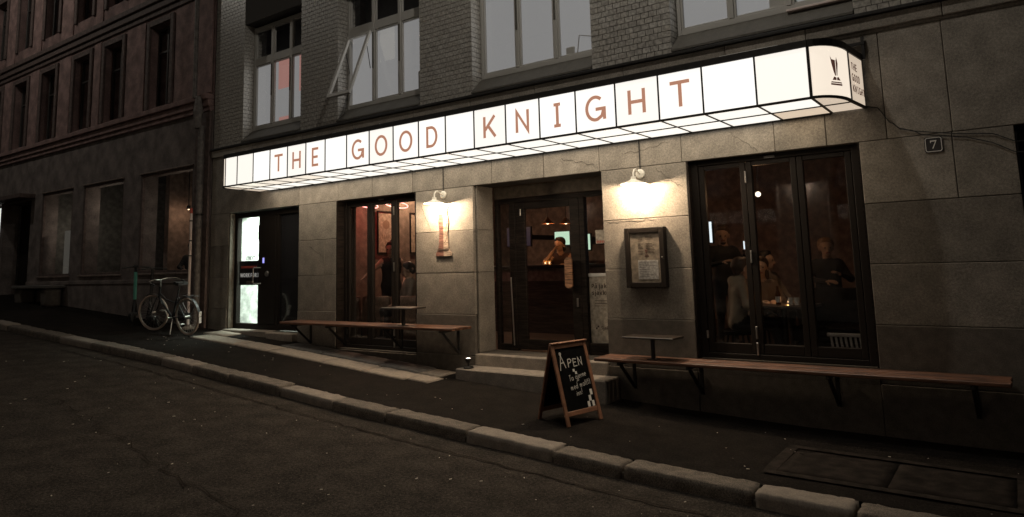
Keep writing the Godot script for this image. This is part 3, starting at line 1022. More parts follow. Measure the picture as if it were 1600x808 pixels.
func bar_windows() -> void:
	# three folding leaves in each opening
	for win in [[-9.5, -7.62, -1.33, -0.16, 0.075], [-3.15, -1.25, -1.15, -0.10, 0.10]]:
		var x0: float = win[0]
		var x1: float = win[1]
		var y0: float = win[2]
		var z: float = win[3]
		var fr := MB.new()
		var c := win[4] as float
		fr.box(Vector3(x0 + 0.004, y0, z - 0.14), Vector3(x0 + c, LINTEL - 0.004, z), 0.005)
		fr.box(Vector3(x1 - c, y0, z - 0.14), Vector3(x1 - 0.004, LINTEL - 0.004, z), 0.005)
		fr.box(Vector3(x0 + c, LINTEL - 0.06, z - 0.14), Vector3(x1 - c, LINTEL - 0.004, z - 0.002), 0.005)
		fr.box(Vector3(x0 + c, y0, z - 0.14), Vector3(x1 - c, y0 + 0.06, z - 0.002), 0.005)
		var o := group_node(bar, "folding_window", Vector3.ZERO)
		put(o, "outer_frame", fr.mesh(), M.black_frame)
		var a := x0 + c + 0.004
		var w := (x1 - c - 0.004 - a) / 3.0
		for k in 3:
			var b := MB.new()
			var l0 := a + w * k + 0.003
			var l1 := a + w * (k + 1) - 0.003
			var t := LINTEL - 0.064
			var u := y0 + 0.064
			b.box(Vector3(l0, u, z - 0.075), Vector3(l0 + 0.065, t, z - 0.012), 0.005)
			b.box(Vector3(l1 - 0.065, u, z - 0.075), Vector3(l1, t, z - 0.012), 0.005)
			b.box(Vector3(l0 + 0.065, t - 0.05, z - 0.075), Vector3(l1 - 0.065, t, z - 0.014), 0.005)
			b.box(Vector3(l0 + 0.065, u, z - 0.075), Vector3(l1 - 0.065, u + 0.11, z - 0.014), 0.005)
			put(o, "leaf_frame", b.mesh(), M.black_frame)
			var g := MB.new()
			g.quad(Vector3(l0 + 0.065, u + 0.11, z - 0.045), Vector3(l1 - 0.065, u + 0.11, z - 0.045), Vector3(l1 - 0.065, t - 0.05, z - 0.045), Vector3(l0 + 0.065, t - 0.05, z - 0.045), Vector3.BACK)
			put(o, "pane", g.mesh(), M.pane)
			var g2 := MB.new()
			g2.quad(Vector3(l0 + 0.065, u + 0.11, z - 0.062), Vector3(l1 - 0.065, u + 0.11, z - 0.062), Vector3(l1 - 0.065, t - 0.05, z - 0.062), Vector3(l0 + 0.065, t - 0.05, z - 0.062), Vector3.BACK)
			put(o, "inner_pane", g2.mesh(), M.pane)
		# hinges between the first and the second leaf, and on the second and third
		for hy in [LINTEL - 0.24, 0.0, y0 + 0.30, y0 + 0.12]:
			var hx: float = a + w * (1 if x0 > -5.0 else 2)
			block(o, "hinge", Vector3(hx - 0.011, hy - 0.07, z - 0.02), Vector3(hx + 0.011, hy + 0.07, z + 0.006), M.steel, 0.004)
		block(o, "hinge", Vector3(x0 + c - 0.012, y0 + 0.22, z - 0.02), Vector3(x0 + c + 0.012, y0 + 0.31, z + 0.006), M.steel, 0.004)
		block(o, "latch_plate", Vector3((x0 + x1) * 0.5 - 0.06, LINTEL - 0.05, z - 0.004), Vector3((x0 + x1) * 0.5 + 0.06, LINTEL - 0.02, z + 0.003), M.zinc, 0.002)
		# metal reveals
		var rv := MB.new()
		rv.box(Vector3(x0 + 0.001, y0, z), Vector3(x0 + 0.02, LINTEL - 0.003, -0.004))
		put(o, "reveal_lining", rv.mesh(), M.entrance_wood)
		var rw := MB.new()
		rw.box(Vector3(x1 - 0.02, y0, z), Vector3(x1 - 0.001, LINTEL - 0.003, -0.004))
		put(o, "reveal_lining", rw.mesh(), M.entrance_wood)

func entrance() -> void:
	var z := -0.46
	block(bar, "transom_board", Vector3(-6.43, 0.975, z - 0.05), Vector3(-4.34, LINTEL - 0.002, z), M.lintel_wood, 0.005)
	var o := group_node(bar, "entrance_door", Vector3.ZERO)
	var b := MB.new()
	b.box(Vector3(-6.428, -1.255, z - 0.1), Vector3(-6.37, 0.97, z - 0.01), 0.005)
	b.box(Vector3(-6.37, 0.90, z - 0.1), Vector3(-4.34, 0.97, z - 0.012), 0.005)
	b.box(Vector3(-6.16, -1.255, z - 0.1), Vector3(-6.05, 0.90, z - 0.01), 0.005)
	b.box(Vector3(-6.37, -1.255, z - 0.1), Vector3(-6.16, -1.17, z - 0.014), 0.005)
	b.box(Vector3(-4.94, -1.255, z - 0.1), Vector3(-4.86, 0.90, z - 0.008), 0.005)
	b.box(Vector3(-4.86, -1.255, z - 0.1), Vector3(-4.345, -1.10, z - 0.014), 0.005)
	b.box(Vector3(-4.40, -1.10, z - 0.1), Vector3(-4.345, 0.90, z - 0.014), 0.005)
	put(o, "frame", b.mesh(), M.entrance_wood)
	var lf := MB.new()
	lf.box(Vector3(-6.045, -1.235, z - 0.07), Vector3(-5.88, 0.895, z - 0.015), 0.005)
	lf.box(Vector3(-5.10, -1.235, z - 0.07), Vector3(-4.945, 0.895, z - 0.015), 0.005)
	lf.box(Vector3(-5.88, 0.79, z - 0.07), Vector3(-5.10, 0.895, z - 0.017), 0.005)
	lf.box(Vector3(-5.88, -1.235, z - 0.07), Vector3(-5.10, -1.09, z - 0.017), 0.005)
	put(o, "leaf", lf.mesh(), M.entrance_wood)
	for g in [[-6.37, -6.16, -1.17, 0.90], [-5.88, -5.10, -1.09, 0.79], [-4.86, -4.40, -1.10, 0.90]]:
		var q := MB.new()
		q.quad(Vector3(g[0], g[2], z - 0.045), Vector3(g[1], g[2], z - 0.045), Vector3(g[1], g[3], z - 0.045), Vector3(g[0], g[3], z - 0.045), Vector3.BACK)
		put(o, "pane", q.mesh(), M.pane)
	# wooden paddle handle
	var pd := PackedVector2Array()
	for k in 24:
		var a := TAU * k / 24.0
		pd.append(Vector2(cos(a) * 0.062, sin(a) * 0.062 + (0.155 if sin(a) > 0.0 else -0.155)))
	var hb := MB.new()
	hb.prism(pd, 0.0, 0.025, Transform3D(Basis.IDENTITY, Vector3(-5.115, -0.15, z + 0.02)))
	var hd := put(o, "handle", hb.mesh(), M.handle_wood)
	hd.set_meta("label", "rounded wooden paddle handle on the dark door")
	block(o, "lock", Vector3(-5.03, -0.62, z - 0.014), Vector3(-5.0, -0.50, z - 0.004), M.steel, 0.004)
	block(o, "hinge", Vector3(-5.955, 0.70, z - 0.014), Vector3(-5.93, 0.80, z), M.steel, 0.004)
	var st := MB.new()
	st.tube([Vector3(-6.13, -0.20, z + 0.012), Vector3(-6.09, -1.18, z + 0.02)], 0.010, 8)
	put(o, "push_bar", st.mesh(), M.steel)
	# steps
	block(bar, "entrance_step", Vector3(-6.45, -2.1, -0.44), Vector3(-4.32, -1.262, 0.045), M.granite_dark, 0.014)
	block(bar, "entrance_step", Vector3(-6.52, -2.1, 0.03), Vector3(-4.16, -1.425, 0.40), M.granite_dark, 0.014)

# ---------------------------------------------------------------- the house to the left
func build_neighbour() -> void:
	var nb := thing("neighbour_building", Vector3.ZERO, "dim pinkish plaster building with tall dark upstairs windows", "building")
	var gw := [[-16.30, -14.08], [-19.20, -17.10], [-21.70, -19.82]]
	var holes := [[-24.4, -22.45, -1.0, 2.15]]
	for g in gw:
		holes.append([g[0], g[1], 0.02, 2.26])
	holes.append([-28.4, -24.62, 0.02, 2.26])
	put(nb, "lower_wall", wall_mesh(-36.0, -13.40, -2.2, 3.36, -0.40, 0.0, holes), M.lower_plaster)
	block(nb, "plinth_ledge", Vector3(-22.4, -0.22, 0.001), Vector3(-13.95, -0.12, 0.05), M.lower_plaster, 0.015)
	block(nb, "plinth", Vector3(-22.4, -2.0, 0.001), Vector3(-13.95, -0.223, 0.028), M.lower_plaster, 0.006)
	block(nb, "pilaster", Vector3(-13.95, -2.0, 0.001), Vector3(-13.42, 3.34, 0.06), M.dark_trim, 0.01)
	for s in [[3.36, 3.46, 0.06], [3.463, 3.60, 0.10], [3.603, 3.72, 0.16]]:
		block(nb, "string_course", Vector3(-36.0, s[0], -0.3), Vector3(-13.42, s[1], s[2]), M.panel_plaster, 0.012)
	# upper floors
	var uc := [-15.62, -17.88, -19.62, -21.70, -23.65, -25.60, -27.6, -29.6, -31.6, -33.6]
	var uh := []
	for c in uc:
		uh.append([c - 0.46, c + 0.46, 3.80, 5.75])
		uh.append([c - 0.46, c + 0.46, 6.80, 8.70])
	put(nb, "upper_wall", wall_mesh(-36.0, -13.40, 3.72, 10.5, -0.40, 0.0, uh), M.upper_plaster)
	block(nb, "cornice", Vector3(-36.0, 10.5, -0.5), Vector3(-13.40, 10.9, 0.5), M.dark_trim, 0.02)
	block(nb, "roof", Vector3(-36.0, 10.9, -9.0), Vector3(-13.40, 11.0, 0.45), M.dark_trim, 0)
	block(nb, "side_wall", Vector3(-13.66, -2.2, -9.0), Vector3(-13.40, 10.5, -0.41), M.lower_plaster, 0)
	for s in [[5.98, 6.10, 0.05], [6.103, 6.26, 0.10], [6.263, 6.40, 0.15]]:
		block(nb, "string_course", Vector3(-36.0, s[0], 0.001), Vector3(-13.42, s[1], s[2]), M.dark_trim, 0.012)
	var edge := -13.45
	for i in uc.size():
		var c: float = uc[i]
		# light panel between the windows
		block(nb, "wall_panel", Vector3(c + 0.68, 3.76, 0.001), Vector3(edge, 5.94, 0.035), M.panel_plaster, 0.01)
		block(nb, "wall_panel", Vector3(c + 0.68, 6.44, 0.001), Vector3(edge, 8.9, 0.035), M.panel_plaster, 0.01)
		edge = c - 0.68
		for y in [3.80, 6.80]:
			var h := 1.95 if y < 5.0 else 1.90
			var o := group_node(nb, "window", Vector3(c, y, -0.16))
			var b := MB.new()
			b.box(Vector3(-0.46, 0, -0.06), Vector3(-0.40, h, 0), 0.004)
			b.box(Vector3(0.40, 0, -0.06), Vector3(0.46, h, 0), 0.004)
			b.box(Vector3(-0.40, 0, -0.06), Vector3(0.40, 0.06, -0.002), 0.004)
			b.box(Vector3(-0.40, h - 0.06, -0.06), Vector3(0.40, h, -0.002), 0.004)
			b.box(Vector3(-0.03, 0.06, -0.06), Vector3(0.03, h - 0.06, 0.006), 0.004)
			b.box(Vector3(-0.40, h * 0.68, -0.055), Vector3(-0.03, h * 0.68 + 0.05, 0.0), 0.004)
			b.box(Vector3(0.03, h * 0.68, -0.055), Vector3(0.40, h * 0.68 + 0.05, 0.0), 0.004)
			put(o, "frame", b.mesh(), M.dark_sash)
			var g := MB.new()
			g.quad(Vector3(-0.40, 0.06, -0.03), Vector3(0.40, 0.06, -0.03), Vector3(0.40, h - 0.06, -0.03), Vector3(-0.40, h - 0.06, -0.03), Vector3.BACK)
			put(o, "pane", g.mesh(), M.pane)
			if y < 5.0 and i > 0 and i < 5:
				# small lamps burning inside
				for q in [[], [], [[0.17, 1.62], [0.12, 0.22], [0.0, 0.30]], [[-0.02, 0.42], [0.14, 0.42]], [[0.05, 0.16], [0.10, 1.30]]][i]:
					put(o, "window_light", sphere(0.028), M.tube_glow, Vector3(q[0], q[1], -0.12))
			block(o, "dark_backing", Vector3(-0.45, 0, -0.30), Vector3(0.45, h, -0.28), M.night_backing, 0)  # flat sheet whose dark colour replaces an unlit room
			var s := MB.new()
			s.box(Vector3(-0.60, -0.03, 0.162), Vector3(-0.462, h + 0.14, 0.215), 0.01)
			s.box(Vector3(0.462, -0.03, 0.162), Vector3(0.60, h + 0.14, 0.215), 0.01)
			s.box(Vector3(-0.462, h + 0.002, 0.162), Vector3(0.462, h + 0.14, 0.215), 0.01)
			put(o, "surround", s.mesh(), M.dark_trim)
	# shop windows
	for g in gw + [[-28.4, -24.62]]:
		var o := group_node(nb, "shop_window", Vector3((g[0] + g[1]) * 0.5, 0.02, -0.012))
		var w: float = (g[1] - g[0]) * 0.5
		var b := MB.new()
		b.box(Vector3(-w, 0, -0.06), Vector3(-w + 0.06, 2.24, 0.0), 0.004)
		b.box(Vector3(w - 0.06, 0, -0.06), Vector3(w, 2.24, 0.0), 0.004)
		b.box(Vector3(-w + 0.06, 0, -0.06), Vector3(w - 0.06, 0.05, 0.004), 0.004)
		b.box(Vector3(-w + 0.06, 2.19, -0.06), Vector3(w - 0.06, 2.24, -0.002), 0.004)
		put(o, "frame", b.mesh(), M.dark_trim)
		block(o, "head_moulding", Vector3(-w - 0.02, 2.245, 0.014), Vector3(w + 0.02, 2.285, 0.05), M.trim_light, 0.01)
		block(o, "sill", Vector3(-w - 0.04, -0.05, 0.014), Vector3(w + 0.04, -0.002, 0.06), M.trim_light, 0.01)
		var q := MB.new()
		q.quad(Vector3(-w + 0.06, 0.05, -0.03), Vector3(w - 0.06, 0.05, -0.03), Vector3(w - 0.06, 2.19, -0.03), Vector3(-w + 0.06, 2.19, -0.03), Vector3.BACK)
		put(o, "pane", q.mesh(), M.pane)
	room(nb, Vector3(-22.3, -0.75, -5.0), Vector3(-13.75, 2.9, -0.402), M.neighbour_wall, M.bar_floor, M.bar_ceiling, M.neighbour_wall)
	room(nb, Vector3(-30.0, -0.5, -3.0), Vector3(-24.6, 2.9, -0.402), M.hall_wall, M.bar_floor, M.bar_ceiling, M.hall_wall)
	block(nb, "interior_screen", Vector3(-17.1, -0.74, -2.0), Vector3(-16.9, 2.8, -1.0), M.bar_wall, 0.01)
	# recessed doorway
	block(nb, "door", Vector3(-24.4, -1.2, -0.52), Vector3(-22.45, 2.15, -0.44), M.black_frame, 0.01)
	block(nb, "canopy", Vector3(-24.6, 2.2, 0.001), Vector3(-22.2, 2.32, 0.4), M.dark_trim, 0.01)

func build_opposite() -> void:
	# stands behind the camera; seen only mirrored in the panes
	var op := thing("opposite_building", Vector3(0, 0, 11.6), "grey plaster house with arched windows mirrored in the bar window", "building")
	var holes := []
	var xs := []
	for i in 9:
		xs.append(4.4 - 3.6 * i)
	for x in xs:
		holes.append([x - 1.05, x + 1.05, -1.2, 3.0])
		holes.append([x - 0.55, x + 0.55, 5.2, 7.2])
		holes.append([x - 0.55, x + 0.55, 8.6, 10.4])
	put(op, "wall", wall_mesh(-27.0, 8.0, -3.0, 12.0, 0.0, 0.5, holes), M.opposite_plaster)
	var k := 0
	for x in xs:
		k += 1
		var o := group_node(op, "arched_window", Vector3(x, -1.2, 0))
		# spandrels that make the round head
		var rad := 1.03
		for s in [-1.0, 1.0]:
			var p := PackedVector2Array([Vector2(s * 1.05, 4.2), Vector2(0, 4.2)])
			for j in 9:
				var a := PI / 2 * (1.0 - j / 8.0)
				p.append(Vector2(s * cos(a) * rad, 3.15 + sin(a) * rad))
			p.append(Vector2(s * 1.05, 3.15))
			var b := MB.new()
			b.prism(p, 0.002, 0.35)
			put(o, "arch_spandrel", b.mesh(), M.opposite_plaster)
		var arc := []
		for j in 17:
			var a := PI * j / 16.0
			arc.append(Vector3(cos(a) * 1.12, 3.15 + sin(a) * 1.12, -0.02))
		var ab := MB.new()
		ab.tube([Vector3(1.12, 0.2, -0.02), Vector3(1.12, 3.1, -0.02)], 0.06, 6)
		ab.tube([Vector3(-1.12, 0.2, -0.02), Vector3(-1.12, 3.1, -0.02)], 0.06, 6)
		ab.tube(arc, 0.06, 6)
		put(o, "arch_moulding", ab.mesh(), M.opposite_plaster)
		var g := MB.new()
		g.quad(Vector3(-1.05, 0, 0.22), Vector3(1.05, 0, 0.22), Vector3(1.05, 4.2, 0.22), Vector3(-1.05, 4.2, 0.22), Vector3.FORWARD)
		put(o, "pane", g.mesh(), M.pane)
		var fb := MB.new()
		for fx in [-0.36, 0.36]:
			fb.box(Vector3(fx - 0.03, 0, 0.18), Vector3(fx + 0.03, 4.15, 0.25), 0.005)
		fb.box(Vector3(-1.05, 2.9, 0.19), Vector3(1.05, 3.0, 0.26), 0.005)
		put(o, "frame", fb.mesh(), M.dark_sash)
		block(o, "dark_backing", Vector3(-1.1, 0, 0.45), Vector3(1.1, 4.2, 0.48), M.night_backing, 0)  # dark sheet in place of the unlit interior
		for y in [5.2, 8.6]:
			var lit: bool = (k * 7 + int(y)) % 4 == 0
			block(op, "lit_window" if lit else "dark_window", Vector3(x - 0.54, y + 0.01, 0.20), Vector3(x + 0.54, y + 1.9, 0.24), M.far_window_glow if lit else M.night_backing, 0)
	for y in [4.2, 8.0, 11.9]:
		block(op, "string_course", Vector3(-27.0, y, -0.14), Vector3(8.0, y + 0.2, -0.001), M.opposite_plaster, 0.02)

	for x in [-1.0, -4.6, -8.2, -11.8]:
		var lamp := group_node(op, "wall_lamp", Vector3(x, 1.9, -0.16))
		var b := MB.new()
		b.lathe([Vector2(0.0, 0.12), Vector2(0.05, 0.11), Vector2(0.14, 0.0), Vector2(0.13, 0.0), Vector2(0.0, 0.06)], Vector3.ZERO, 18)
		b.tube([Vector3(0, 0.1, 0), Vector3(0, 0.2, 0.05), Vector3(0, 0.2, 0.15)], 0.012, 6)
		put(lamp, "lamp_shade", b.mesh(), M.enamel)
		put(lamp, "lamp_bulb", sphere(0.035), M.bulb_glow, Vector3(0, -0.02, 0))
		lamp_light("opposite_wall_lamp_light", Vector3(x, 1.88, 11.44), 0.8, Color(1.0, 0.90, 0.80), 0.03)

# ---------------------------------------------------------------- lettering made of strokes
func arc2(cx: float, cy: float, rx: float, ry: float, a0: float, a1: float, k := 20) -> Array:
	var o := []
	for i in k + 1:
		var a := deg_to_rad(lerpf(a0, a1, float(i) / k))
		o.append(Vector2(cx + rx * cos(a), cy + ry * sin(a)))
	return o

func glyph(ch: String) -> Array:
	match ch:
		"T": return [[Vector2(0, 0.965), Vector2(1, 0.965)], [Vector2(0.5, 0.92), Vector2(0.5, 0)]]
		"H": return [[Vector2(0.06, 0), Vector2(0.06, 1)], [Vector2(0.94, 0), Vector2(0.94, 1)], [Vector2(0.11, 0.5), Vector2(0.89, 0.5)]]
		"E": return [[Vector2(0.95, 0.965), Vector2(0.1, 0.965), Vector2(0.1, 0.035), Vector2(0.95, 0.035)], [Vector2(0.17, 0.5), Vector2(0.88, 0.5)]]
		"G": return [arc2(0.5, 0.5, 0.48, 0.48, 48, 285, 26) + [Vector2(0.86, 0.16), Vector2(0.97, 0.44)], [Vector2(0.52, 0.46), Vector2(1.0, 0.46), Vector2(1.0, 0.0)]]
		"O": return [arc2(0.5, 0.5, 0.47, 0.48, 0, 360, 36)]
		"D": return [[Vector2(0.08, 0.035)] + arc2(0.42, 0.5, 0.5, 0.465, -90, 90, 20) + [Vector2(0.08, 0.965), Vector2(0.08, 0.035)]]
		"K": return [[Vector2(0.08, 0), Vector2(0.08, 1)], [Vector2(0.92, 1), Vector2(0.13, 0.36)], [Vector2(0.40, 0.53), Vector2(0.97, 0)]]
		"N": return [[Vector2(0.08, 0), Vector2(0.08, 0.96), Vector2(0.92, 0.04), Vector2(0.92, 1)]]
		"I": return [[Vector2(0.5, 0.07), Vector2(0.5, 0.93)], [Vector2(0.2, 0.965), Vector2(0.8, 0.965)], [Vector2(0.2, 0.035), Vector2(0.8, 0.035)]]
		# chalk hand
		"Å": return [[Vector2(0, -0.12), Vector2(0.36, 1.0), Vector2(0.78, 0.02)], [Vector2(0.12, 0.40), Vector2(0.66, 0.44)], arc2(0.34, 1.09, 0.09, 0.09, 0, 360, 10)]
		"P": return [[Vector2(0.1, 0), Vector2(0.14, 0.86)], [Vector2(0.12, 0.86), Vector2(0.5, 0.88), Vector2(0.66, 0.70), Vector2(0.5, 0.50), Vector2(0.14, 0.44)]]
		"e_cap": return [[Vector2(0.7, 0.80), Vector2(0.12, 0.86), Vector2(0.1, 0.0), Vector2(0.72, 0.04)], [Vector2(0.14, 0.45), Vector2(0.56, 0.47)]]
		"n_cap": return [[Vector2(0.1, 0), Vector2(0.14, 0.9), Vector2(0.68, 0.06), Vector2(0.72, 0.98)]]
		"t_cap": return [[Vector2(0.0, 0.86), Vector2(0.55, 0.94)], [Vector2(0.27, 0.88), Vector2(0.24, 0.0)]]
		"a": return [arc2(0.28, 0.24, 0.24, 0.24, 40, 380, 14), [Vector2(0.52, 0.46), Vector2(0.52, 0.0)]]
		"g": return [arc2(0.28, 0.24, 0.24, 0.24, 40, 380, 14), [Vector2(0.52, 0.46), Vector2(0.52, -0.25), Vector2(0.35, -0.40), Vector2(0.1, -0.33)]]
		"j": return [[Vector2(0.2, 0.46), Vector2(0.2, -0.28), Vector2(0.0, -0.40)], [Vector2(0.2, 0.62), Vector2(0.21, 0.69)]]
		"e": return [[Vector2(0.06, 0.24), Vector2(0.48, 0.28)] + arc2(0.27, 0.26, 0.22, 0.24, 10, 310, 14)]
		"r": return [[Vector2(0.08, 0.48), Vector2(0.08, 0.0)], [Vector2(0.1, 0.30), Vector2(0.24, 0.46), Vector2(0.40, 0.44)]]
		"n": return [[Vector2(0.08, 0.48), Vector2(0.08, 0.0)], [Vector2(0.1, 0.30), Vector2(0.28, 0.48), Vector2(0.44, 0.36), Vector2(0.45, 0.0)]]
		"m": return [[Vector2(0.06, 0.48), Vector2(0.06, 0.0)], [Vector2(0.08, 0.32), Vector2(0.22, 0.48), Vector2(0.32, 0.36), Vector2(0.32, 0.0)], [Vector2(0.34, 0.34), Vector2(0.48, 0.48), Vector2(0.58, 0.36), Vector2(0.58, 0.0)]]
		"d": return [arc2(0.26, 0.24, 0.22, 0.24, 40, 380, 14), [Vector2(0.5, 0.95), Vector2(0.5, 0.0)]]
		"t": return [[Vector2(0.2, 0.85), Vector2(0.2, 0.06), Vector2(0.34, 0.0)], [Vector2(0.02, 0.52), Vector2(0.40, 0.55)]]
		"i": return [[Vector2(0.12, 0.48), Vector2(0.12, 0.0)], [Vector2(0.12, 0.64), Vector2(0.13, 0.71)]]
		"(": return [arc2(0.34, 0.38, 0.26, 0.55, 125, 235, 8)]
		")": return [arc2(0.0, 0.38, 0.26, 0.55, -55, 55, 8)]
		"!": return [[Vector2(0.2, 1.0), Vector2(0.14, 0.24)], [Vector2(0.12, 0.08), Vector2(0.13, 0.0)]]
	return []

func draw_glyph(b: MB, ch: String, w: float, h: float, stroke: float, xf: Transform3D, z0: float, z1: float) -> void:
	var k := 0
	for line in glyph(ch):
		var l := []
		for p in line:
			l.append(Vector2((p.x - 0.5) * w, p.y * h))
		b.stroke(l, stroke, z0, z1 + 0.0006 * k, xf)
		k += 1

# chess knight emblem seen from the front, 1 wide and 2 high, as separate flat pieces
func knight_parts() -> Array:
	return [
		[Vector2(0.08, 2.0), Vector2(0.20, 1.76), Vector2(0.46, 1.72), Vector2(0.46, 0.66), Vector2(0.38, 0.62), Vector2(0.28, 0.92), Vector2(0.15, 1.50)],
		[Vector2(0.52, 1.72), Vector2(0.56, 1.76), Vector2(0.60, 1.96), Vector2(0.66, 1.72), Vector2(0.70, 1.50), Vector2(0.62, 0.92), Vector2(0.58, 0.64), Vector2(0.52, 0.66)],
		[Vector2(0.30, 0.58), Vector2(0.47, 0.52), Vector2(0.47, 0.34), Vector2(0.14, 0.34)],
		[Vector2(0.52, 0.52), Vector2(0.68, 0.58), Vector2(0.86, 0.34), Vector2(0.52, 0.34)],
		[Vector2(0.06, 0.24), Vector2(0.94, 0.24), Vector2(1.0, 0.16), Vector2(0.0, 0.16)],
		[Vector2(0.0, 0.12), Vector2(1.0, 0.12), Vector2(1.0, 0.0), Vector2(0.0, 0.0)]]

# ---------------------------------------------------------------- the lit sign
func build_sign() -> void:
	var s := thing("illuminated_sign", Vector3(-6.2, 1.5, 0), "long glowing box sign lettered THE GOOD KNIGHT above the bar front", "sign")
	var off := -s.position
	var y0 := 1.505
	var y1 := 2.022
	var zf := 0.95
	var zm := 0.47
	var known := [[0, -11.36], [1, -11.0], [6, -8.64], [12, -5.65], [15, -4.10], [17, -3.045], [18, -2.545], [19, -1.99], [20, -1.475]]
	var xs := []
	for i in 21:
		for k in known.size() - 1:
			if i <= known[k + 1][0]:
				xs.append(lerpf(known[k][1], known[k + 1][1], float(i - known[k][0]) / (known[k + 1][0] - known[k][0])))
				break
	var text := "   THE GOOD KNIGHT  "
	rng.seed = 15
	for i in 20:
		var a: float = xs[i] + 0.009
		var b: float = xs[i + 1] - 0.009
		var p := block(s, "front_panel", Vector3(a, y0 + 0.012, zf - 0.02) + off, Vector3(b, y1 - 0.01, zf - 0.004) + off, [M.sign_glow, M.sign_glow_b, M.sign_glow, M.sign_glow_c][(i * 7 + 1) % 4] if i > 1 and i < 19 else M.sign_glow_end, 0.002)
		var ch := text[i]
		if ch != " ":
			var lb := MB.new()
			var w: float = {"T": 0.225, "H": 0.20, "E": 0.165, "G": 0.235, "O": 0.235, "D": 0.20, "K": 0.20, "N": 0.20, "I": 0.16}[ch]
			draw_glyph(lb, ch, w, 0.28, 0.040, Transform3D(Basis.IDENTITY, Vector3(0, -0.14, 0)), 0.008, 0.0115)
			put(p, "letter", lb.mesh(), M.letter_glow)
		for row in 2:
			var q0 := 0.03 if row == 0 else zm + 0.012
			var q1 := zm - 0.012 if row == 0 else zf - 0.022
			var gm: Material = M.soffit_glow
			if row == 0 and i == 19:
				gm = M.soffit_dim
			elif row == 1 and (i < 5):
				gm = M.soffit_mid
			block(s, "soffit_panel", Vector3(a + 0.002, y0 + 0.002, q0) + off, Vector3(b - 0.002, y0 + 0.016, q1) + off, gm, 0.002)
	# rounded ends
	for side in [0, 1]:
		var mir := func(x: float) -> float: return x if side == 0 else -12.835 - x
		var path := []
		for k in 9:
			var t := PI / 2 * k / 8.0
			path.append(Vector2(-1.475 + 0.275 * sin(t), 0.50 + 0.45 * cos(t)))
		var straight := [Vector2(-1.2, 0.5), Vector2(-1.17, 0.25), Vector2(-1.145, 0.03)]
		for part in [[path, "corner_panel"], [straight, "end_panel"]]:
			var b := MB.new()
			var pp: Array = part[0]
			for k in pp.size() - 1:
				var p: Vector2 = pp[k]
				var q: Vector2 = pp[k + 1]
				var P0 := Vector3(mir.call(p.x), y0 + 0.012, p.y - 0.006) + off
				var Q0 := Vector3(mir.call(q.x), y0 + 0.012, q.y - 0.006) + off
				var up := Vector3(0, y1 - y0 - 0.022, 0)
				b.quad(P0, Q0, Q0 + up, P0 + up, Vector3(1.0 if side == 0 else -1.0, 0, 1))
			b.smooth()
			var pn := put(s, part[1], b.mesh(), M.end_glow if part[1] == "corner_panel" else M.end_glow_dim)
			if side == 0:
				# emblem on the curve, three words on the flat end
				var along := func(d: float, pts: Array) -> Array:
					var left := d
					for k in pts.size() - 1:
						var l: float = (pts[k] as Vector2).distance_to(pts[k + 1])
						if left <= l or k == pts.size() - 2:
							var dir: Vector2 = (pts[k + 1] - pts[k]).normalized()
							return [pts[k] + dir * left, dir]
						left -= l
					return []
				var eb := MB.new()
				if part[1] == "corner_panel":
					for piece in knight_parts():
						var poly := PackedVector2Array(piece)
						var idx := Geometry2D.triangulate_polygon(poly)
						for j in range(0, idx.size(), 3):
							var tri := []
							for m in 3:
								var p: Vector2 = poly[idx[j + m]]
								var at: Array = along.call(0.19 + p.x * 0.15, pp)
								var dir: Vector2 = at[1]
								tri.append(Vector3(at[0].x + -dir.y * 0.012, y0 + 0.115 + p.y * 0.145, at[0].y + dir.x * 0.012) + off)
							eb.tri(tri[0], tri[1], tri[2], Vector3(1, 0, 1))
					put(pn, "knight_emblem", eb.mesh(), M.emblem_glow)
				else:
					var dir: Vector2 = (straight[2] - straight[0]).normalized()
					var bs := Basis(Vector3(dir.x, 0, dir.y), Vector3.UP, Vector3(dir.x, 0, dir.y).cross(Vector3.UP))
					var line := 0
					for word in ["THE", "GOOD", "KNIGHT"]:
						for c in word.length():
							var at: Vector2 = straight[0] + dir * (0.065 + c * 0.066)
							draw_glyph(eb, word[c], 0.046, 0.072, 0.010, Transform3D(bs, Vector3(at.x + 0.012, y0 + 0.335 - line * 0.115, at.y) + off), 0.002, 0.004)
						line += 1
					put(pn, "lettering", eb.mesh(), M.emblem_glow)
		# soffit of the end
		var sb := MB.new()
		var fan := [Vector2(-1.465, zm + 0.012)] + path.slice(0, 8) + [Vector2(-1.212, zm + 0.012)]
		for k in range(1, fan.size() - 1):
			sb.tri(Vector3(mir.call(fan[0].x), y0 + 0.003, fan[0].y) + off, Vector3(mir.call(fan[k].x - 0.008), y0 + 0.003, fan[k].y - 0.012) + off, Vector3(mir.call(fan[k + 1].x - 0.008), y0 + 0.003, fan[k + 1].y - 0.012) + off, Vector3.DOWN)
		put(s, "end_soffit", sb.mesh(), M.end_glow_dim)
		var sb2 := MB.new()
		sb2.quad(Vector3(mir.call(-1.465), y0 + 0.003, 0.03) + off, Vector3(mir.call(-1.165), y0 + 0.003, 0.03) + off, Vector3(mir.call(-1.212), y0 + 0.003, zm - 0.012) + off, Vector3(mir.call(-1.465), y0 + 0.003, zm - 0.012) + off, Vector3.DOWN)
		put(s, "end_soffit", sb2.mesh(), M.end_glow_dim)
		# edge bars round the end
		var eb2 := MB.new()
		var whole := path + straight.slice(1)
		for y in [[y0 - 0.010, y0 + 0.014], [y1 - 0.012, y1 + 0.060]]:
			for k in whole.size() - 1:
				var p: Vector2 = whole[k]
				var q: Vector2 = whole[k + 1]
				var e := 0.006
				eb2.bar(Vector3(mir.call(p.x), (y[0] + y[1]) * 0.5, p.y) + off, Vector3(mir.call(q.x), (y[0] + y[1]) * 0.5, q.y) + off, y[1] - y[0], 0.026)
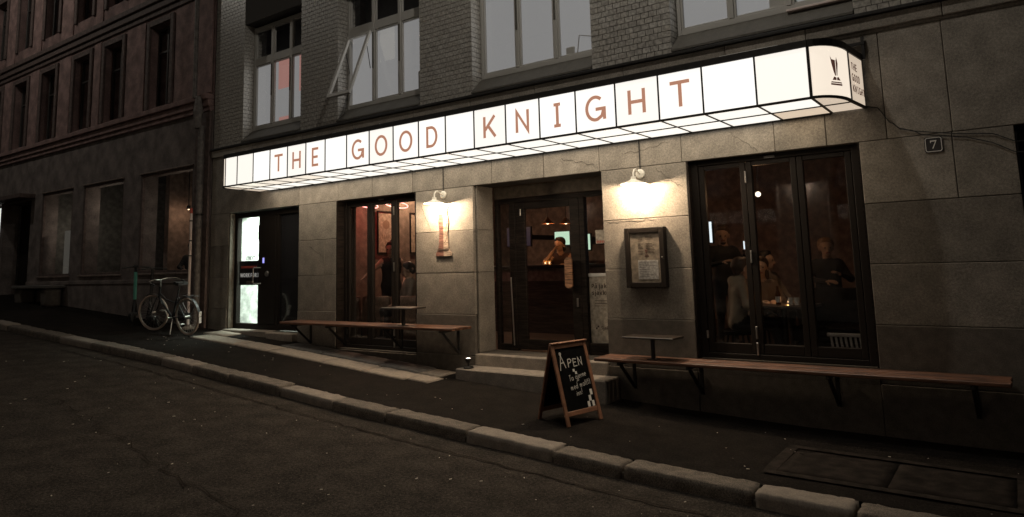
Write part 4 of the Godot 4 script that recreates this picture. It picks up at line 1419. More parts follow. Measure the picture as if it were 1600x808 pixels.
		for p in [[Vector2(-1.2, 0.5), 0.018], [Vector2(-1.145, 0.03), 0.02]]:
			eb2.box(Vector3(mir.call(p[0].x) - 0.012, y0, p[0].y - p[1] * 0.5) + off, Vector3(mir.call(p[0].x) + 0.012, y1, p[0].y + p[1] * 0.5) + off)
		eb2.box(Vector3(minf(mir.call(-1.475), mir.call(-1.2)), y0 - 0.006, zm - 0.011) + off, Vector3(maxf(mir.call(-1.475), mir.call(-1.2)), y0 + 0.012, zm + 0.011) + off)
		put(s, "end_frame", eb2.mesh(), M.sign_metal)
	# frame bars
	var x_lo: float = xs[0]
	var x_hi: float = xs[20]
	for y in [[y0 - 0.010, y0 + 0.011, "bottom_rail"], [y1 - 0.009, y1 + 0.062, "top_rail"]]:
		block(s, y[2], Vector3(x_lo, y[0], zf - 0.028) + off, Vector3(x_hi, y[1], zf + 0.014) + off, M.sign_metal, 0.004)
	block(s, "wall_rail", Vector3(x_lo, y0 - 0.008, 0.004) + off, Vector3(x_hi, y0 + 0.02, 0.028) + off, M.sign_metal, 0.003)
	block(s, "middle_rail", Vector3(x_lo, y0 - 0.008, zm - 0.010) + off, Vector3(x_hi, y0 + 0.012, zm + 0.010) + off, M.sign_metal, 0.003)
	for i in 21:
		var x: float = xs[i]
		var wd := 0.014 if i == 20 else 0.009
		block(s, "divider", Vector3(x - wd, y0 + 0.0115, zf - 0.026) + off, Vector3(x + wd, y1 - 0.0095, zf + 0.004) + off, M.sign_metal, 0.002)
		for q in [[0.029, zm - 0.0105], [zm + 0.0105, zf - 0.0285]]:
			block(s, "soffit_rib", Vector3(x - wd, y0 - 0.006, q[0]) + off, Vector3(x + wd, y0 + 0.013, q[1]) + off, M.sign_metal, 0.002)
	# roof of the box and its clips
	var rf := MB.new()
	var roof := PackedVector2Array([Vector2(-11.69, 0.01), Vector2(-11.63, 0.5), Vector2(-11.54, 0.79), Vector2(-11.36, 0.93), Vector2(-1.475, 0.93), Vector2(-1.28, 0.79), Vector2(-1.2, 0.5), Vector2(-1.145, 0.01)])
	rf.prism(roof, -0.02, 0.02, Transform3D(Basis(Vector3(1, 0, 0), Vector3(0, 0, 1), Vector3(0, -1, 0)), Vector3(0, 2.055, 0) + off))
	put(s, "roof_sheet", rf.mesh(), M.zinc)
	for i in 19:
		if i < 15:
			block(s, "clip", Vector3(xs[i] + 0.1, 2.076, 0.88) + off, Vector3(xs[i] + 0.17, 2.11, 0.90) + off, M.steel, 0.004)
	block(s, "edge_strip", Vector3(-2.35, 2.0845, 0.90) + off, Vector3(-1.75, 2.094, 0.94) + off, M.plate_white, 0.003)
	var br := MB.new()
	br.bar(Vector3(-1.55, 2.20, 0.03) + off, Vector3(-1.10, 2.20, 0.03) + off, 0.03, 0.03)
	br.bar(Vector3(-1.12, 2.03, 0.03) + off, Vector3(-1.12, 2.27, 0.03) + off, 0.02, 0.03)
	br.bar(Vector3(-1.5, 2.19, 0.03) + off, Vector3(-1.5, 2.08, 0.5) + off, 0.025, 0.025)
	put(s, "bracket", br.mesh(), M.sign_metal)
	# its light
	var a1 := AreaLight3D.new()
	a1.name = "sign_front_light"
	a1.area_size = Vector2(9.85, 0.5)
	a1.light_energy = 3.0
	a1.light_color = Color(1.0, 0.925, 0.80)
	a1.shadow_enabled = true
	a1.position = Vector3(-6.42, 1.765, 0.985)
	a1.rotation.y = PI
	add_child(a1)
	var a2 := AreaLight3D.new()
	a2.name = "sign_soffit_light"
	a2.area_size = Vector2(9.75, 0.86)
	a2.light_energy = 5.0
	a2.light_color = Color(1.0, 0.912, 0.775)
	a2.shadow_enabled = true
	a2.position = Vector3(-6.42, 1.478, 0.48)
	a2.rotation.x = -PI / 2
	add_child(a2)

# ---------------------------------------------------------------- things on the front
func wall_lamp(x: float, label: String) -> void:
	var o := thing("wall_lamp", Vector3(x, 1.07, 0.003), label, "lamp", "enamel lamps on the stone piers")
	var r := MB.new()
	r.lathe([Vector2(0.0, 0.03), Vector2(0.04, 0.03), Vector2(0.058, 0.018), Vector2(0.06, 0.0)], Vector3.ZERO, 24, Basis(Vector3.RIGHT, PI / 2))
	put(o, "wall_rose", r.mesh(), M.enamel)
	var g := MB.new()
	g.tube([Vector3(0, 0.0, 0.02), Vector3(0, 0.005, 0.06), Vector3(0, 0.03, 0.10), Vector3(0, 0.045, 0.14), Vector3(0, 0.035, 0.18), Vector3(0, 0.0, 0.205), Vector3(0, -0.06, 0.21)], 0.011, 8)
	put(o, "swan_neck", g.mesh(), M.enamel)
	var sh := MB.new()
	sh.lathe([Vector2(0.0, -0.045), Vector2(0.03, -0.05), Vector2(0.034, -0.085), Vector2(0.06, -0.10), Vector2(0.12, -0.125), Vector2(0.165, -0.14), Vector2(0.168, -0.146), Vector2(0.16, -0.146), Vector2(0.115, -0.132), Vector2(0.05, -0.108), Vector2(0.0, -0.104)], Vector3(0, 0, 0.21), 28)
	put(o, "shade", sh.mesh(), M.enamel)
	var bu := SphereMesh.new()
	bu.radius = 0.036
	bu.height = 0.085
	bu.radial_segments = 16
	bu.rings = 8
	put(o, "bulb", bu, M.bulb_glow, Vector3(0, -0.158, 0.21))
	var w := MB.new()
	w.tube([Vector3(0, 0.055, 0.006), Vector3(0.002, 0.25, 0.008), Vector3(0, 0.42, 0.006)], 0.007, 6)
	put(o, "cable", w.mesh(), M.rubber)
	var l := OmniLight3D.new()
	l.name = "wall_lamp_bulb"
	l.light_energy = 2.2
	l.light_color = Color(1.0, 0.88, 0.735)
	l.light_size = 0.03
	l.omni_range = 20.0
	l.omni_attenuation = 2.0
	l.shadow_enabled = true
	l.position = o.position + Vector3(0, -0.158, 0.21)
	add_child(l)

func build_front_things() -> void:
	wall_lamp(-7.03, "white enamel wall lamp above the painted knight cutout")
	wall_lamp(-3.75, "white enamel wall lamp above the framed menu case")
	# knight cutout on the pier
	var k := thing("knight_cutout", Vector3(-7.03, 0.14, 0.004), "flat red and tan chess knight cutout on the stone pier", "wall sign")
	var lft := PackedVector2Array([Vector2(0, 0.0), Vector2(-0.155, 0.0), Vector2(-0.155, 0.045), Vector2(-0.125, 0.075), Vector2(-0.10, 0.13), Vector2(-0.09, 0.20), Vector2(-0.08, 0.36), Vector2(-0.10, 0.52), Vector2(-0.08, 0.66), Vector2(-0.09, 0.74), Vector2(-0.05, 0.68), Vector2(0, 0.68)])
	var rgt := PackedVector2Array()
	for p in lft:
		rgt.append(Vector2(-p.x, p.y))
	for part in [[lft, "cutout_red", "left_half"], [rgt, "cutout_tan", "right_half"]]:
		var b := MB.new()
		b.prism(part[0], 0.0, 0.018)
		put(k, "painted_half", b.mesh(), M[part[1]])
	var ln := MB.new()
	ln.stroke([Vector2(0.012, 0.20), Vector2(0.045, 0.22), Vector2(0.07, 0.30), Vector2(0.05, 0.40), Vector2(0.075, 0.50), Vector2(0.055, 0.62)], 0.007, 0.017, 0.0205)
	ln.stroke([Vector2(-0.12, 0.10), Vector2(0.12, 0.10)], 0.006, 0.017, 0.021)
	ln.stroke([Vector2(-0.10, 0.085), Vector2(0.10, 0.085)], 0.004, 0.017, 0.0215)
	put(k, "outline", ln.mesh(), M.ink)
	# menu case
	var m := thing("menu_case", Vector3(-3.713, 0.03, 0.003), "black glazed menu case with a white sheet on the stone pier", "menu case")
	var f := MB.new()
	f.box(Vector3(-0.265, -0.365, 0), Vector3(-0.195, 0.365, 0.085), 0.006)
	f.box(Vector3(0.195, -0.365, 0), Vector3(0.265, 0.365, 0.085), 0.006)
	f.box(Vector3(-0.195, 0.30, 0), Vector3(0.195, 0.365, 0.083), 0.006)
	f.box(Vector3(-0.195, -0.365, 0), Vector3(0.195, -0.30, 0.083), 0.006)
	put(m, "frame", f.mesh(), M.black_frame)
	block(m, "menu_sheet", Vector3(-0.195, -0.30, 0.01), Vector3(0.195, 0.30, 0.066), M.paper, 0)
	block(m, "white_sheet", Vector3(-0.10, -0.265, 0.067), Vector3(0.165, -0.035, 0.070), M.white_paper, 0.001)
	var pr := MB.new()
	rng.seed = 9
	for i in 13:
		var y := 0.255 - i * 0.0185
		for q in [[-0.09, -0.01], [0.01, 0.13]]:
			if rng.randf() < 0.82:
				pr.box(Vector3(q[0], y, 0.0665), Vector3(q[1] - rng.randf() * 0.04, y + 0.006, 0.0673))
	for i in 9:
		pr.box(Vector3(-0.085, -0.06 - i * 0.022, 0.0702), Vector3(-0.085 + rng.randf_range(0.08, 0.22), -0.056 - i * 0.022, 0.071))
	put(m, "print", pr.mesh(), M.ink)
	var em := MB.new()
	for piece in knight_parts():
		em.prism(PackedVector2Array(piece), 0.0665, 0.068, Transform3D(Basis.IDENTITY.scaled(Vector3(0.06, 0.05, 1)), Vector3(-0.01, -0.012 + 0.02, 0)))
	put(m, "knight_emblem", em.mesh(), M.cutout_red)
	var g := MB.new()
	g.quad(Vector3(-0.195, -0.30, 0.080), Vector3(0.195, -0.30, 0.080), Vector3(0.195, 0.30, 0.080), Vector3(-0.195, 0.30, 0.080), Vector3.BACK)
	put(m, "pane", g.mesh(), M.pane)
	var kn := MB.new()
	kn.lathe([Vector2(0.0, 0.02), Vector2(0.009, 0.016), Vector2(0.009, 0.0)], Vector3(0.23, 0.0, 0.085), 12, Basis(Vector3.RIGHT, PI / 2))
	put(m, "lock", kn.mesh(), M.steel)
	# house number
	var h := thing("house_number_plate", Vector3(-0.58, 1.052, 0.003), "small black enamel plate with the house number 7", "sign")
	var oct := func(e: float) -> PackedVector2Array:
		return PackedVector2Array([Vector2(-e, -e + 0.012), Vector2(-e + 0.012, -e), Vector2(e - 0.012, -e), Vector2(e, -e + 0.012), Vector2(e, e - 0.012), Vector2(e - 0.012, e), Vector2(-e + 0.012, e), Vector2(-e, e - 0.012)])
	var pb := MB.new()
	pb.prism(oct.call(0.078), 0.0, 0.008)
	put(h, "plate", pb.mesh(), M.plate_black)
	var bd := MB.new()
	var ring := Array(oct.call(0.068))
	ring.append(ring[0])
	bd.stroke(ring, 0.006, 0.0078, 0.0095)
	put(h, "border", bd.mesh(), M.plate_white)
	var num := letters(h, "7", 0.085, Vector3(0, 0, 0.009), M.plate_white, 0.002, "Droid Serif", 700)
	(num.mesh as TextMesh).horizontal_alignment = HORIZONTAL_ALIGNMENT_CENTER
	# cables over the stone
	for c in [[[Vector3(-1.15, 1.52, 0.03), Vector3(-1.05, 1.50, 0.012), Vector3(-0.93, 1.32, 0.012), Vector3(-0.85, 1.25, 0.014), Vector3(-0.74, 1.21, 0.012), Vector3(-0.6, 1.18, 0.012), Vector3(-0.35, 1.13, 0.012), Vector3(-0.1, 1.10, 0.012), Vector3(0.09, 1.0, 0.012), Vector3(0.6, 0.98, 0.012)], "thin black cable running from the sign over the stone"], [[Vector3(-0.86, 1.245, 0.022), Vector3(-0.76, 1.22, 0.014), Vector3(-0.66, 1.16, 0.018), Vector3(-0.5, 1.13, 0.016), Vector3(-0.3, 1.09, 0.012), Vector3(-0.12, 1.02, 0.012), Vector3(0.08, 0.90, 0.012), Vector3(0.6, 0.86, 0.012)], "lower thin black cable sagging past the house number"]]:
		var b := MB.new()
		var cv := Curve3D.new()
		for p in c[0]:
			cv.add_point(p, Vector3(-0.03, 0.004, 0), Vector3(0.03, -0.004, 0))
		b.tube(Array(cv.tessellate(3, 6)), 0.005, 6)
		meta(put(self, "cable", b.mesh(), M.rubber), c[1], "cable", "cables on the stone front")
	# benches on brackets
	bench(-10.40, -6.50, -0.875, "long slatted wooden bench below the reddish bar window", [-10.1, -9.2, -7.9, -6.75])
	bench(-4.27, -0.16, -1.15, "long slatted wooden bench below the dark bar window right of the steps", [-3.95, -3.1, -1.65, -0.45])
	bar_table(-7.57, -0.875, -0.60, 0.34, "small dark table fixed to the bench under the reddish window")
	bar_table(-3.56, -1.15, -0.885, 0.32, "small dark table fixed to the bench below the menu case")
	# floor spotlight on the lower step
	var sp := thing("floor_spotlight", Vector3(-6.36, -1.425, 0.30), "little black spotlight glowing at the end of the entrance step", "lamp")
	var sb := MB.new()
	sb.lathe([Vector2(0.0, 0.0), Vector2(0.07, 0.0), Vector2(0.072, 0.018), Vector2(0.06, 0.028), Vector2(0.012, 0.032), Vector2(0.012, 0.085)], Vector3.ZERO, 22)
	put(sp, "foot", sb.mesh(), M.black_metal)
	var hd := MB.new()
	hd.lathe([Vector2(0.0, 0.075), Vector2(0.03, 0.082), Vector2(0.046, 0.105), Vector2(0.048, 0.135), Vector2(0.042, 0.138), Vector2(0.040, 0.125)], Vector3.ZERO, 20)
	put(sp, "head", hd.mesh(), M.black_metal)
	var lens := MB.new()
	lens.lathe([Vector2(0.040, 0.126), Vector2(0.03, 0.136), Vector2(0.0, 0.142)], Vector3.ZERO, 18)
	put(sp, "lamp_lens", lens.mesh(), M.spot_glow)
	var sl := OmniLight3D.new()
	sl.name = "floor_spotlight_lamp"
	sl.light_energy = 0.012
	sl.light_color = Color(1.0, 0.9, 0.75)
	sl.light_size = 0.02
	sl.omni_range = 12.0
	sl.omni_attenuation = 2.0
	sl.shadow_enabled = true
	sl.position = sp.position + Vector3(0.0, 0.17, 0.0)
	add_child(sl)
	chalkboard()
	# poster and notice behind the side light of the entrance
	var po := thing("banner_poster", Vector3(-4.63, -1.14, -0.54), "pale poster with Norwegian chess text inside the entrance side light", "poster")
	block(po, "sheet", Vector3(-0.23, 0, 0), Vector3(0.23, 0.93, 0.006), M.poster_paper, 0.001)
	block(po, "top_rail", Vector3(-0.235, 0.93, -0.01), Vector3(0.235, 0.975, 0.014), M.plate_white, 0.004)
	letters(po, "På jakt etter", 0.062, Vector3(-0.20, 0.80, 0.007), M.ink, 0.001, "Droid Sans", 700)
	letters(po, "sjakkutstyr?", 0.062, Vector3(-0.19, 0.71, 0.007), M.ink, 0.001, "Droid Sans", 700)
	letters(po, "Sjakkhu", 0.045, Vector3(-0.07, 0.24, 0.007), M.ink, 0.001, "Droid Sans", 700)
	var ck := MB.new()
	ck.box(Vector3(-0.125, 0.245, 0.0062), Vector3(-0.10, 0.27, 0.008))
	ck.box(Vector3(-0.15, 0.22, 0.0062), Vector3(-0.125, 0.245, 0.008))
	for i in 3:
		ck.box(Vector3(-0.15, 0.60 - i * 0.035, 0.0062), Vector3(0.10 - i * 0.05, 0.607 - i * 0.035, 0.0075))
	put(po, "print", ck.mesh(), M.ink)
	var no := thing("paper_notice", Vector3(-4.63, 0.24, -0.50), "small paper notice stuck to the entrance side light above the poster", "notice")
	block(no, "sheet", Vector3(-0.075, 0, 0), Vector3(0.075, 0.185, 0.003), M.poster_paper, 0.001)
	var np := MB.new()
	for i in 5:
		np.box(Vector3(-0.06 + i * 0.026, 0.008, 0.003), Vector3(-0.045 + i * 0.026, 0.04, 0.0045))
	put(no, "red_print", np.mesh(), M.pole_red)

func bench(x0: float, x1: float, y: float, label: String, at: Array) -> void:
	var o := thing("wooden_bench", Vector3((x0 + x1) * 0.5, y, 0.03), label, "bench", "slatted benches along the bar front")
	var h := (x1 - x0) * 0.5
	for i in 5:
		block(o, "slat", Vector3(-h + 0.004 * (i % 2), -0.038, 0.012 + i * 0.087), Vector3(h - 0.006 * (i % 3), 0.0 + 0.001 * (i % 2), 0.012 + i * 0.087 + 0.078), M.bench_wood if i % 2 else M.bench_wood_b, 0.006)
	for x in at:
		var b := MB.new()
		var lx: float = x - o.position.x
		b.bar(Vector3(lx, -0.056, 0.0), Vector3(lx, -0.056, 0.43), 0.034, 0.04, 0.004, Vector3.UP)
		b.bar(Vector3(lx, -0.075, 0.012), Vector3(lx, -0.40, 0.012), 0.024, 0.04, 0.004, Vector3.BACK)
		b.bar(Vector3(lx, -0.38, 0.02), Vector3(lx, -0.078, 0.36), 0.03, 0.034, 0.004, Vector3.UP)
		put(o, "bracket", b.mesh(), M.black_metal)

func bar_table(x: float, y: float, top: float, z: float, label: String) -> void:
	var o := thing("bench_table", Vector3(x, y, z), label, "table", "small tables on the benches")
	var h := top - y
	block(o, "table_top", Vector3(-0.32, h - 0.022, -0.16), Vector3(0.32, h, 0.16), M.table_top, 0.006)
	block(o, "post", Vector3(-0.02, 0.001, -0.02), Vector3(0.02, h - 0.022, 0.02), M.black_metal, 0.004)
	block(o, "foot_plate", Vector3(-0.06, 0.001, -0.06), Vector3(0.06, 0.008, 0.06), M.black_metal, 0.002)

func chalkboard() -> void:
	var Fl := Vector3(-4.01, pave_y(-4.01, 1.53) + 0.008, 1.53)
	var Fr := Vector3(-3.89, pave_y(-3.89, 0.98) + 0.008, 0.98)
	Fr.y = Fl.y
	var Tl := Vector3(-4.225, Fl.y + 0.835, 1.475)
	var o := thing("chalkboard_sign", Vector3((Fl.x + Fr.x) * 0.5 - 0.2, Fl.y, 1.23), "wooden folding chalkboard on the pavement reading ÅPEN in chalk", "chalkboard")
	var W := Fl.distance_to(Fr)
	for side in 2:
		var n := group_node(o, "front_board" if side == 0 else "rear_board")
		var u := (Fr - Fl).normalized()
		var v := (Tl - Fl)
		if side == 1:
			v.x = -v.x
			v.x += 0.02
		var H := v.length()
		v = (v - u * v.dot(u)).normalized()
		var w := u.cross(v)
		n.basis = Basis(u, v, w)
		n.position = Fl - o.position
		if side == 1:
			n.position = Fl + Vector3(-0.445, 0.0, -0.11) - o.position
		var f := MB.new()
		f.box(Vector3(0, 0, -0.022), Vector3(0.05, H, 0), 0.004)
		f.box(Vector3(W - 0.05, 0, -0.022), Vector3(W, H, 0), 0.004)
		f.box(Vector3(0.05, H - 0.055, -0.022), Vector3(W - 0.05, H, -0.001), 0.004)
		f.box(Vector3(0.05, 0.10, -0.022), Vector3(W - 0.05, 0.15, -0.001), 0.004)
		put(n, "frame", f.mesh(), M.pine)
		block(n, "board", Vector3(0.05, 0.15, -0.016), Vector3(W - 0.05, H - 0.055, -0.010), M.chalkboard, 0)
		if side == 0:
			var c := MB.new()
			var z0 := -0.0102
			var z1 := -0.0085
			var say := [[["Å", 0.115, 0.145, 0.14], ["P", 0.10, 0.10, 0.255], ["e_cap", 0.09, 0.095, 0.335], ["n_cap", 0.09, 0.095, 0.415]]]
			for ch in say[0]:
				draw_glyph(c, ch[0], ch[1], ch[2], 0.0095, Transform3D(Basis.IDENTITY, Vector3(ch[3], 0.595 + (ch[3] - 0.15) * 0.03, 0)), z0, z1)
			for row in [[["t_cap", "a", " ", "g", "j", "e", "r", "n", "e"], 0.19, 0.455], [["m", "e", "d", " ", "m", "a", "t", "(", "t", ")"], 0.185, 0.36], [["i", "n", "n", "!"], 0.25, 0.285]]:
				var x: float = row[1]
				for ch in row[0]:
					var wd: float = {"m": 0.048, " ": 0.03, "i": 0.016, "j": 0.02, "r": 0.026, "t": 0.026, "(": 0.02, ")": 0.02, "!": 0.02}.get(ch, 0.034)
					if ch != " ":
						var xf := Transform3D(Basis.IDENTITY, Vector3(x + 0.02, row[2] + (x - 0.2) * 0.12, 0))
						draw_glyph(c, ch, 0.05, 0.066, 0.0055, xf, z0, z1)
					x += wd
			put(n, "chalk_lettering", c.mesh(), M.chalk)
			var q := MB.new()
			for s in [[0.265, 0.545], [0.293, 0.517], [0.385, 0.155], [0.457, 0.155], [0.421, 0.215], [0.457, 0.275]]:
				var e := 0.03 if s[1] > 0.5 else 0.038
				var hh := 0.03 if s[1] > 0.5 else 0.06
				q.box(Vector3(s[0], s[1], -0.0101), Vector3(s[0] + e, s[1] + hh - 0.001, -0.0088))
			put(n, "white_checks", q.mesh(), M.plate_white)
	# spreader rail on top
	var t := MB.new()
	t.bar(Tl + Vector3(-0.006, 0.004, 0) - o.position, Tl + (Fr - Fl) + Vector3(-0.006, 0.004, 0) - o.position, 0.014, 0.05, 0.003)
	put(o, "top_rail", t.mesh(), M.pine)

# ---------------------------------------------------------------- street things on the left
func ring_pts(c: Vector3, r: float, k := 32, ax := Vector3(1, 0, 0), ay := Vector3.UP) -> Array:
	var o := []
	for i in k:
		var a := TAU * i / k
		o.append(c + ax * cos(a) * r + ay * sin(a) * r)
	return o

func build_bicycle() -> void:
	# local x points forward, wheels roll in the xy plane
	var rear := Vector3(-12.70, 0, 0.80)
	rear.y = pave_y(rear.x, rear.z) + 0.008
	var o := thing("bicycle", rear, "black city bicycle with pale tyres parked by the drainpipe", "bicycle")
	var fwd := Vector3(-1.0, 0.062, 0.10).normalized()
	var side := fwd.cross(Vector3.UP).normalized()
	var up := side.cross(fwd).normalized()
	up = (up + side * -0.10).normalized()
	side = fwd.cross(up).normalized()
	o.basis = Basis(fwd, up, side)
	var R := 0.345
	for wx in [0.0, 1.04]:
		var w := group_node(o, "wheel", Vector3(wx, R, 0))
		if wx > 0.5:
			w.rotation.y = 0.28
		var t := MB.new()
		t.tube(ring_pts(Vector3.ZERO, R - 0.018, 40), 0.018, 8, -1.0, false, true)
		put(w, "tyre", t.mesh(), M.tan_tyre)
		var rm := MB.new()
		rm.tube(ring_pts(Vector3.ZERO, R - 0.042, 40), 0.009, 6, -1.0, false, true)
		put(w, "rim", rm.mesh(), M.steel)
		var sp := MB.new()
		for i in 28:
			var a := TAU * i / 28
			sp.tube([Vector3(cos(a + 0.4) * 0.02, sin(a + 0.4) * 0.02, 0.03 * (1 if i % 2 else -1)), Vector3(cos(a), sin(a), 0) * (R - 0.045)], 0.0013, 4, -1.0, false)
		put(w, "spokes", sp.mesh(), M.steel)
		var hb := MB.new()
		hb.tube([Vector3(0, 0, -0.05), Vector3(0, 0, 0.05)], 0.022, 10)
		put(w, "hub", hb.mesh(), M.steel)
	var bb := Vector3(0.45, 0.30, 0)
	var seat := Vector3(0.22, 0.86, 0)
	var hd := Vector3(0.80, 0.86, 0)
	var hl := Vector3(0.855, 0.66, 0)
	var f := MB.new()
	f.tube([bb, seat], 0.016, 8)
	f.tube([bb, Vector3(0.62, 0.44, 0), hl], 0.019, 8)
	f.tube([Vector3(0.34, 0.58, 0), Vector3(0.62, 0.62, 0), hl + Vector3(-0.02, 0.08, 0)], 0.014, 8)
	f.tube([hl, hd], 0.019, 8)
	for s in [-0.055, 0.055]:
		f.tube([bb, Vector3(0, R, s)], 0.010, 6)
		f.tube([Vector3(0.29, 0.70, s * 0.4), Vector3(0, R, s)], 0.009, 6)
	put(o, "frame", f.mesh(), M.bike_paint)
	var fk := MB.new()
	for s in [-0.055, 0.055]:
		fk.tube([hl + Vector3(0, 0.0, s * 0.7), Vector3(0.95, 0.5, s), Vector3(1.04, R, s)], 0.011, 6)
	put(o, "fork", fk.mesh(), M.bike_paint)
	var mg := MB.new()
	for c in [[0.0, 10.0, 178.0], [1.04, 20.0, 150.0]]:
		var pr := []
		for i in 17:
			var a := deg_to_rad(lerpf(c[1], c[2], i / 16.0))
			pr.append(Vector3(c[0] + cos(a) * (R + 0.025), R + sin(a) * (R + 0.025), 0))
		for i in 16:
			mg.bar(pr[i], pr[i + 1], 0.05, 0.003, 0.0, Vector3.BACK)
	put(o, "mudguard", mg.mesh(), M.bike_paint)
	var rf := MB.new()
	rf.cbox(Vector3(-0.378, 0.42, 0), Vector3(0.012, 0.09, 0.055), 0.003, Basis(Vector3.BACK, 0.2))
	rf.cbox(Vector3(-0.374, 0.31, 0), Vector3(0.008, 0.11, 0.05), 0.002)
	put(o, "rear_reflector", rf.mesh(), M.plate_white)
	var hbar := MB.new()
	hbar.tube([hd, hd + Vector3(-0.02, 0.13, 0)], 0.012, 8)
	hbar.tube([Vector3(0.58, 0.96, -0.30), Vector3(0.72, 1.0, -0.28), Vector3(0.80, 1.01, -0.12), Vector3(0.80, 0.99, 0), Vector3(0.80, 1.01, 0.12), Vector3(0.72, 1.0, 0.28), Vector3(0.58, 0.96, 0.30)], 0.011, 8)
	put(o, "handlebar", hbar.mesh(), M.steel)
	var gr := MB.new()
	for s in [-0.30, 0.30]:
		gr.tube([Vector3(0.60, 0.966, s), Vector3(0.50, 0.94, s * 1.03)], 0.017, 8)
	put(o, "grip", gr.mesh(), M.rubber)
	var sd := MB.new()
	sd.prism(PackedVector2Array([Vector2(-0.10, -0.10), Vector2(-0.02, -0.11), Vector2(0.06, -0.03), Vector2(0.17, -0.018), Vector2(0.18, 0.0), Vector2(0.17, 0.018), Vector2(0.06, 0.03), Vector2(-0.02, 0.11), Vector2(-0.10, 0.10), Vector2(-0.12, 0.0)]), 0.0, 0.05, Transform3D(Basis(Vector3.RIGHT, -PI / 2), Vector3(0.20, 0.93, 0)))
	sd.tube([seat, Vector3(0.20, 0.94, 0)], 0.012, 8)
	put(o, "saddle", sd.mesh(), M.rubber)
	var rk := MB.new()
	for s in [-0.06, 0.06]:
		rk.tube([Vector3(0.20, 0.74, s), Vector3(-0.28, 0.74, s), Vector3(0, R, s)], 0.006, 6)
	for x in [-0.28, -0.12, 0.04]:
		rk.tube([Vector3(x, 0.74, -0.06), Vector3(x, 0.74, 0.06)], 0.005, 6)
	put(o, "luggage_rack", rk.mesh(), M.black_metal)
	var cg := MB.new()
	cg.prism(PackedVector2Array([Vector2(-0.02, 0.30), Vector2(0.45, 0.20), Vector2(0.55, 0.26), Vector2(0.54, 0.38), Vector2(0.44, 0.42), Vector2(0.0, 0.40)]), 0.062, 0.075)
	put(o, "chain_guard", cg.mesh(), M.bike_paint)
	var cr := MB.new()
	cr.tube([bb + Vector3(0, 0, -0.09), bb + Vector3(0, 0, 0.09)], 0.014, 8)
	cr.tube([bb + Vector3(0, 0, 0.09), bb + Vector3(-0.06, -0.15, 0.10)], 0.010, 6)
	cr.tube([bb + Vector3(0, 0, -0.09), bb + Vector3(0.06, 0.15, -0.10)], 0.010, 6)
	cr.cbox(bb + Vector3(-0.06, -0.155, 0.15), Vector3(0.08, 0.02, 0.09), 0.004)
	cr.cbox(bb + Vector3(0.06, 0.155, -0.15), Vector3(0.08, 0.02, 0.09), 0.004)
	put(o, "crank", cr.mesh(), M.steel)
	var ks := MB.new()
	ks.tube([Vector3(0.40, 0.28, -0.03), Vector3(0.34, 0.005, -0.13)], 0.009, 6)
	put(o, "kick_stand", ks.mesh(), M.steel)

func scooter(at: Vector3, turn: float, stem: Material, label: String) -> void:
	at.y = pave_y(at.x, at.z) + 0.008
	var o := thing("electric_scooter", at, label, "scooter", "scooters by the neighbouring wall")
	o.rotation.y = turn
	var d := MB.new()
	d.box(Vector3(-0.75, 0.12, -0.08), Vector3(-0.12, 0.18, 0.08), 0.012)
	put(o, "deck", d.mesh(), M.scooter_black)
	for x in [0.05, -0.85]:
		var w := MB.new()
		w.tube(ring_pts(Vector3(x, 0.11, 0), 0.085, 24), 0.026, 8, -1.0, false, true)
		w.tube([Vector3(x, 0.11, -0.03), Vector3(x, 0.11, 0.03)], 0.07, 14)
		put(o, "wheel", w.mesh(), M.rubber)
	var f := MB.new()
	f.tube([Vector3(0.05, 0.11, 0.045), Vector3(0.03, 0.26, 0.035), Vector3(-0.02, 0.45, 0.0)], 0.02, 8)
	f.tube([Vector3(0.05, 0.11, -0.045), Vector3(0.03, 0.26, -0.035), Vector3(-0.02, 0.45, 0.0)], 0.02, 8)
	f.tube([Vector3(-0.02, 0.42, 0), Vector3(-0.14, 0.16, 0)], 0.03, 8)
	put(o, "fork", f.mesh(), M.scooter_black)
	var s := MB.new()
	s.tube([Vector3(-0.02, 0.45, 0), Vector3(-0.11, 1.04, 0)], 0.034, 12)
	put(o, "stem", s.mesh(), stem)
	var h := MB.new()
	h.tube([Vector3(-0.11, 1.03, 0), Vector3(-0.125, 1.14, 0)], 0.03, 10)
	h.tube([Vector3(-0.16, 1.13, -0.27), Vector3(-0.13, 1.15, -0.1), Vector3(-0.125, 1.15, 0.1), Vector3(-0.16, 1.13, 0.27)], 0.015, 8)
	h.cbox(Vector3(-0.11, 1.17, 0), Vector3(0.06, 0.03, 0.10), 0.008)
	put(o, "handlebar", h.mesh(), M.scooter_black)

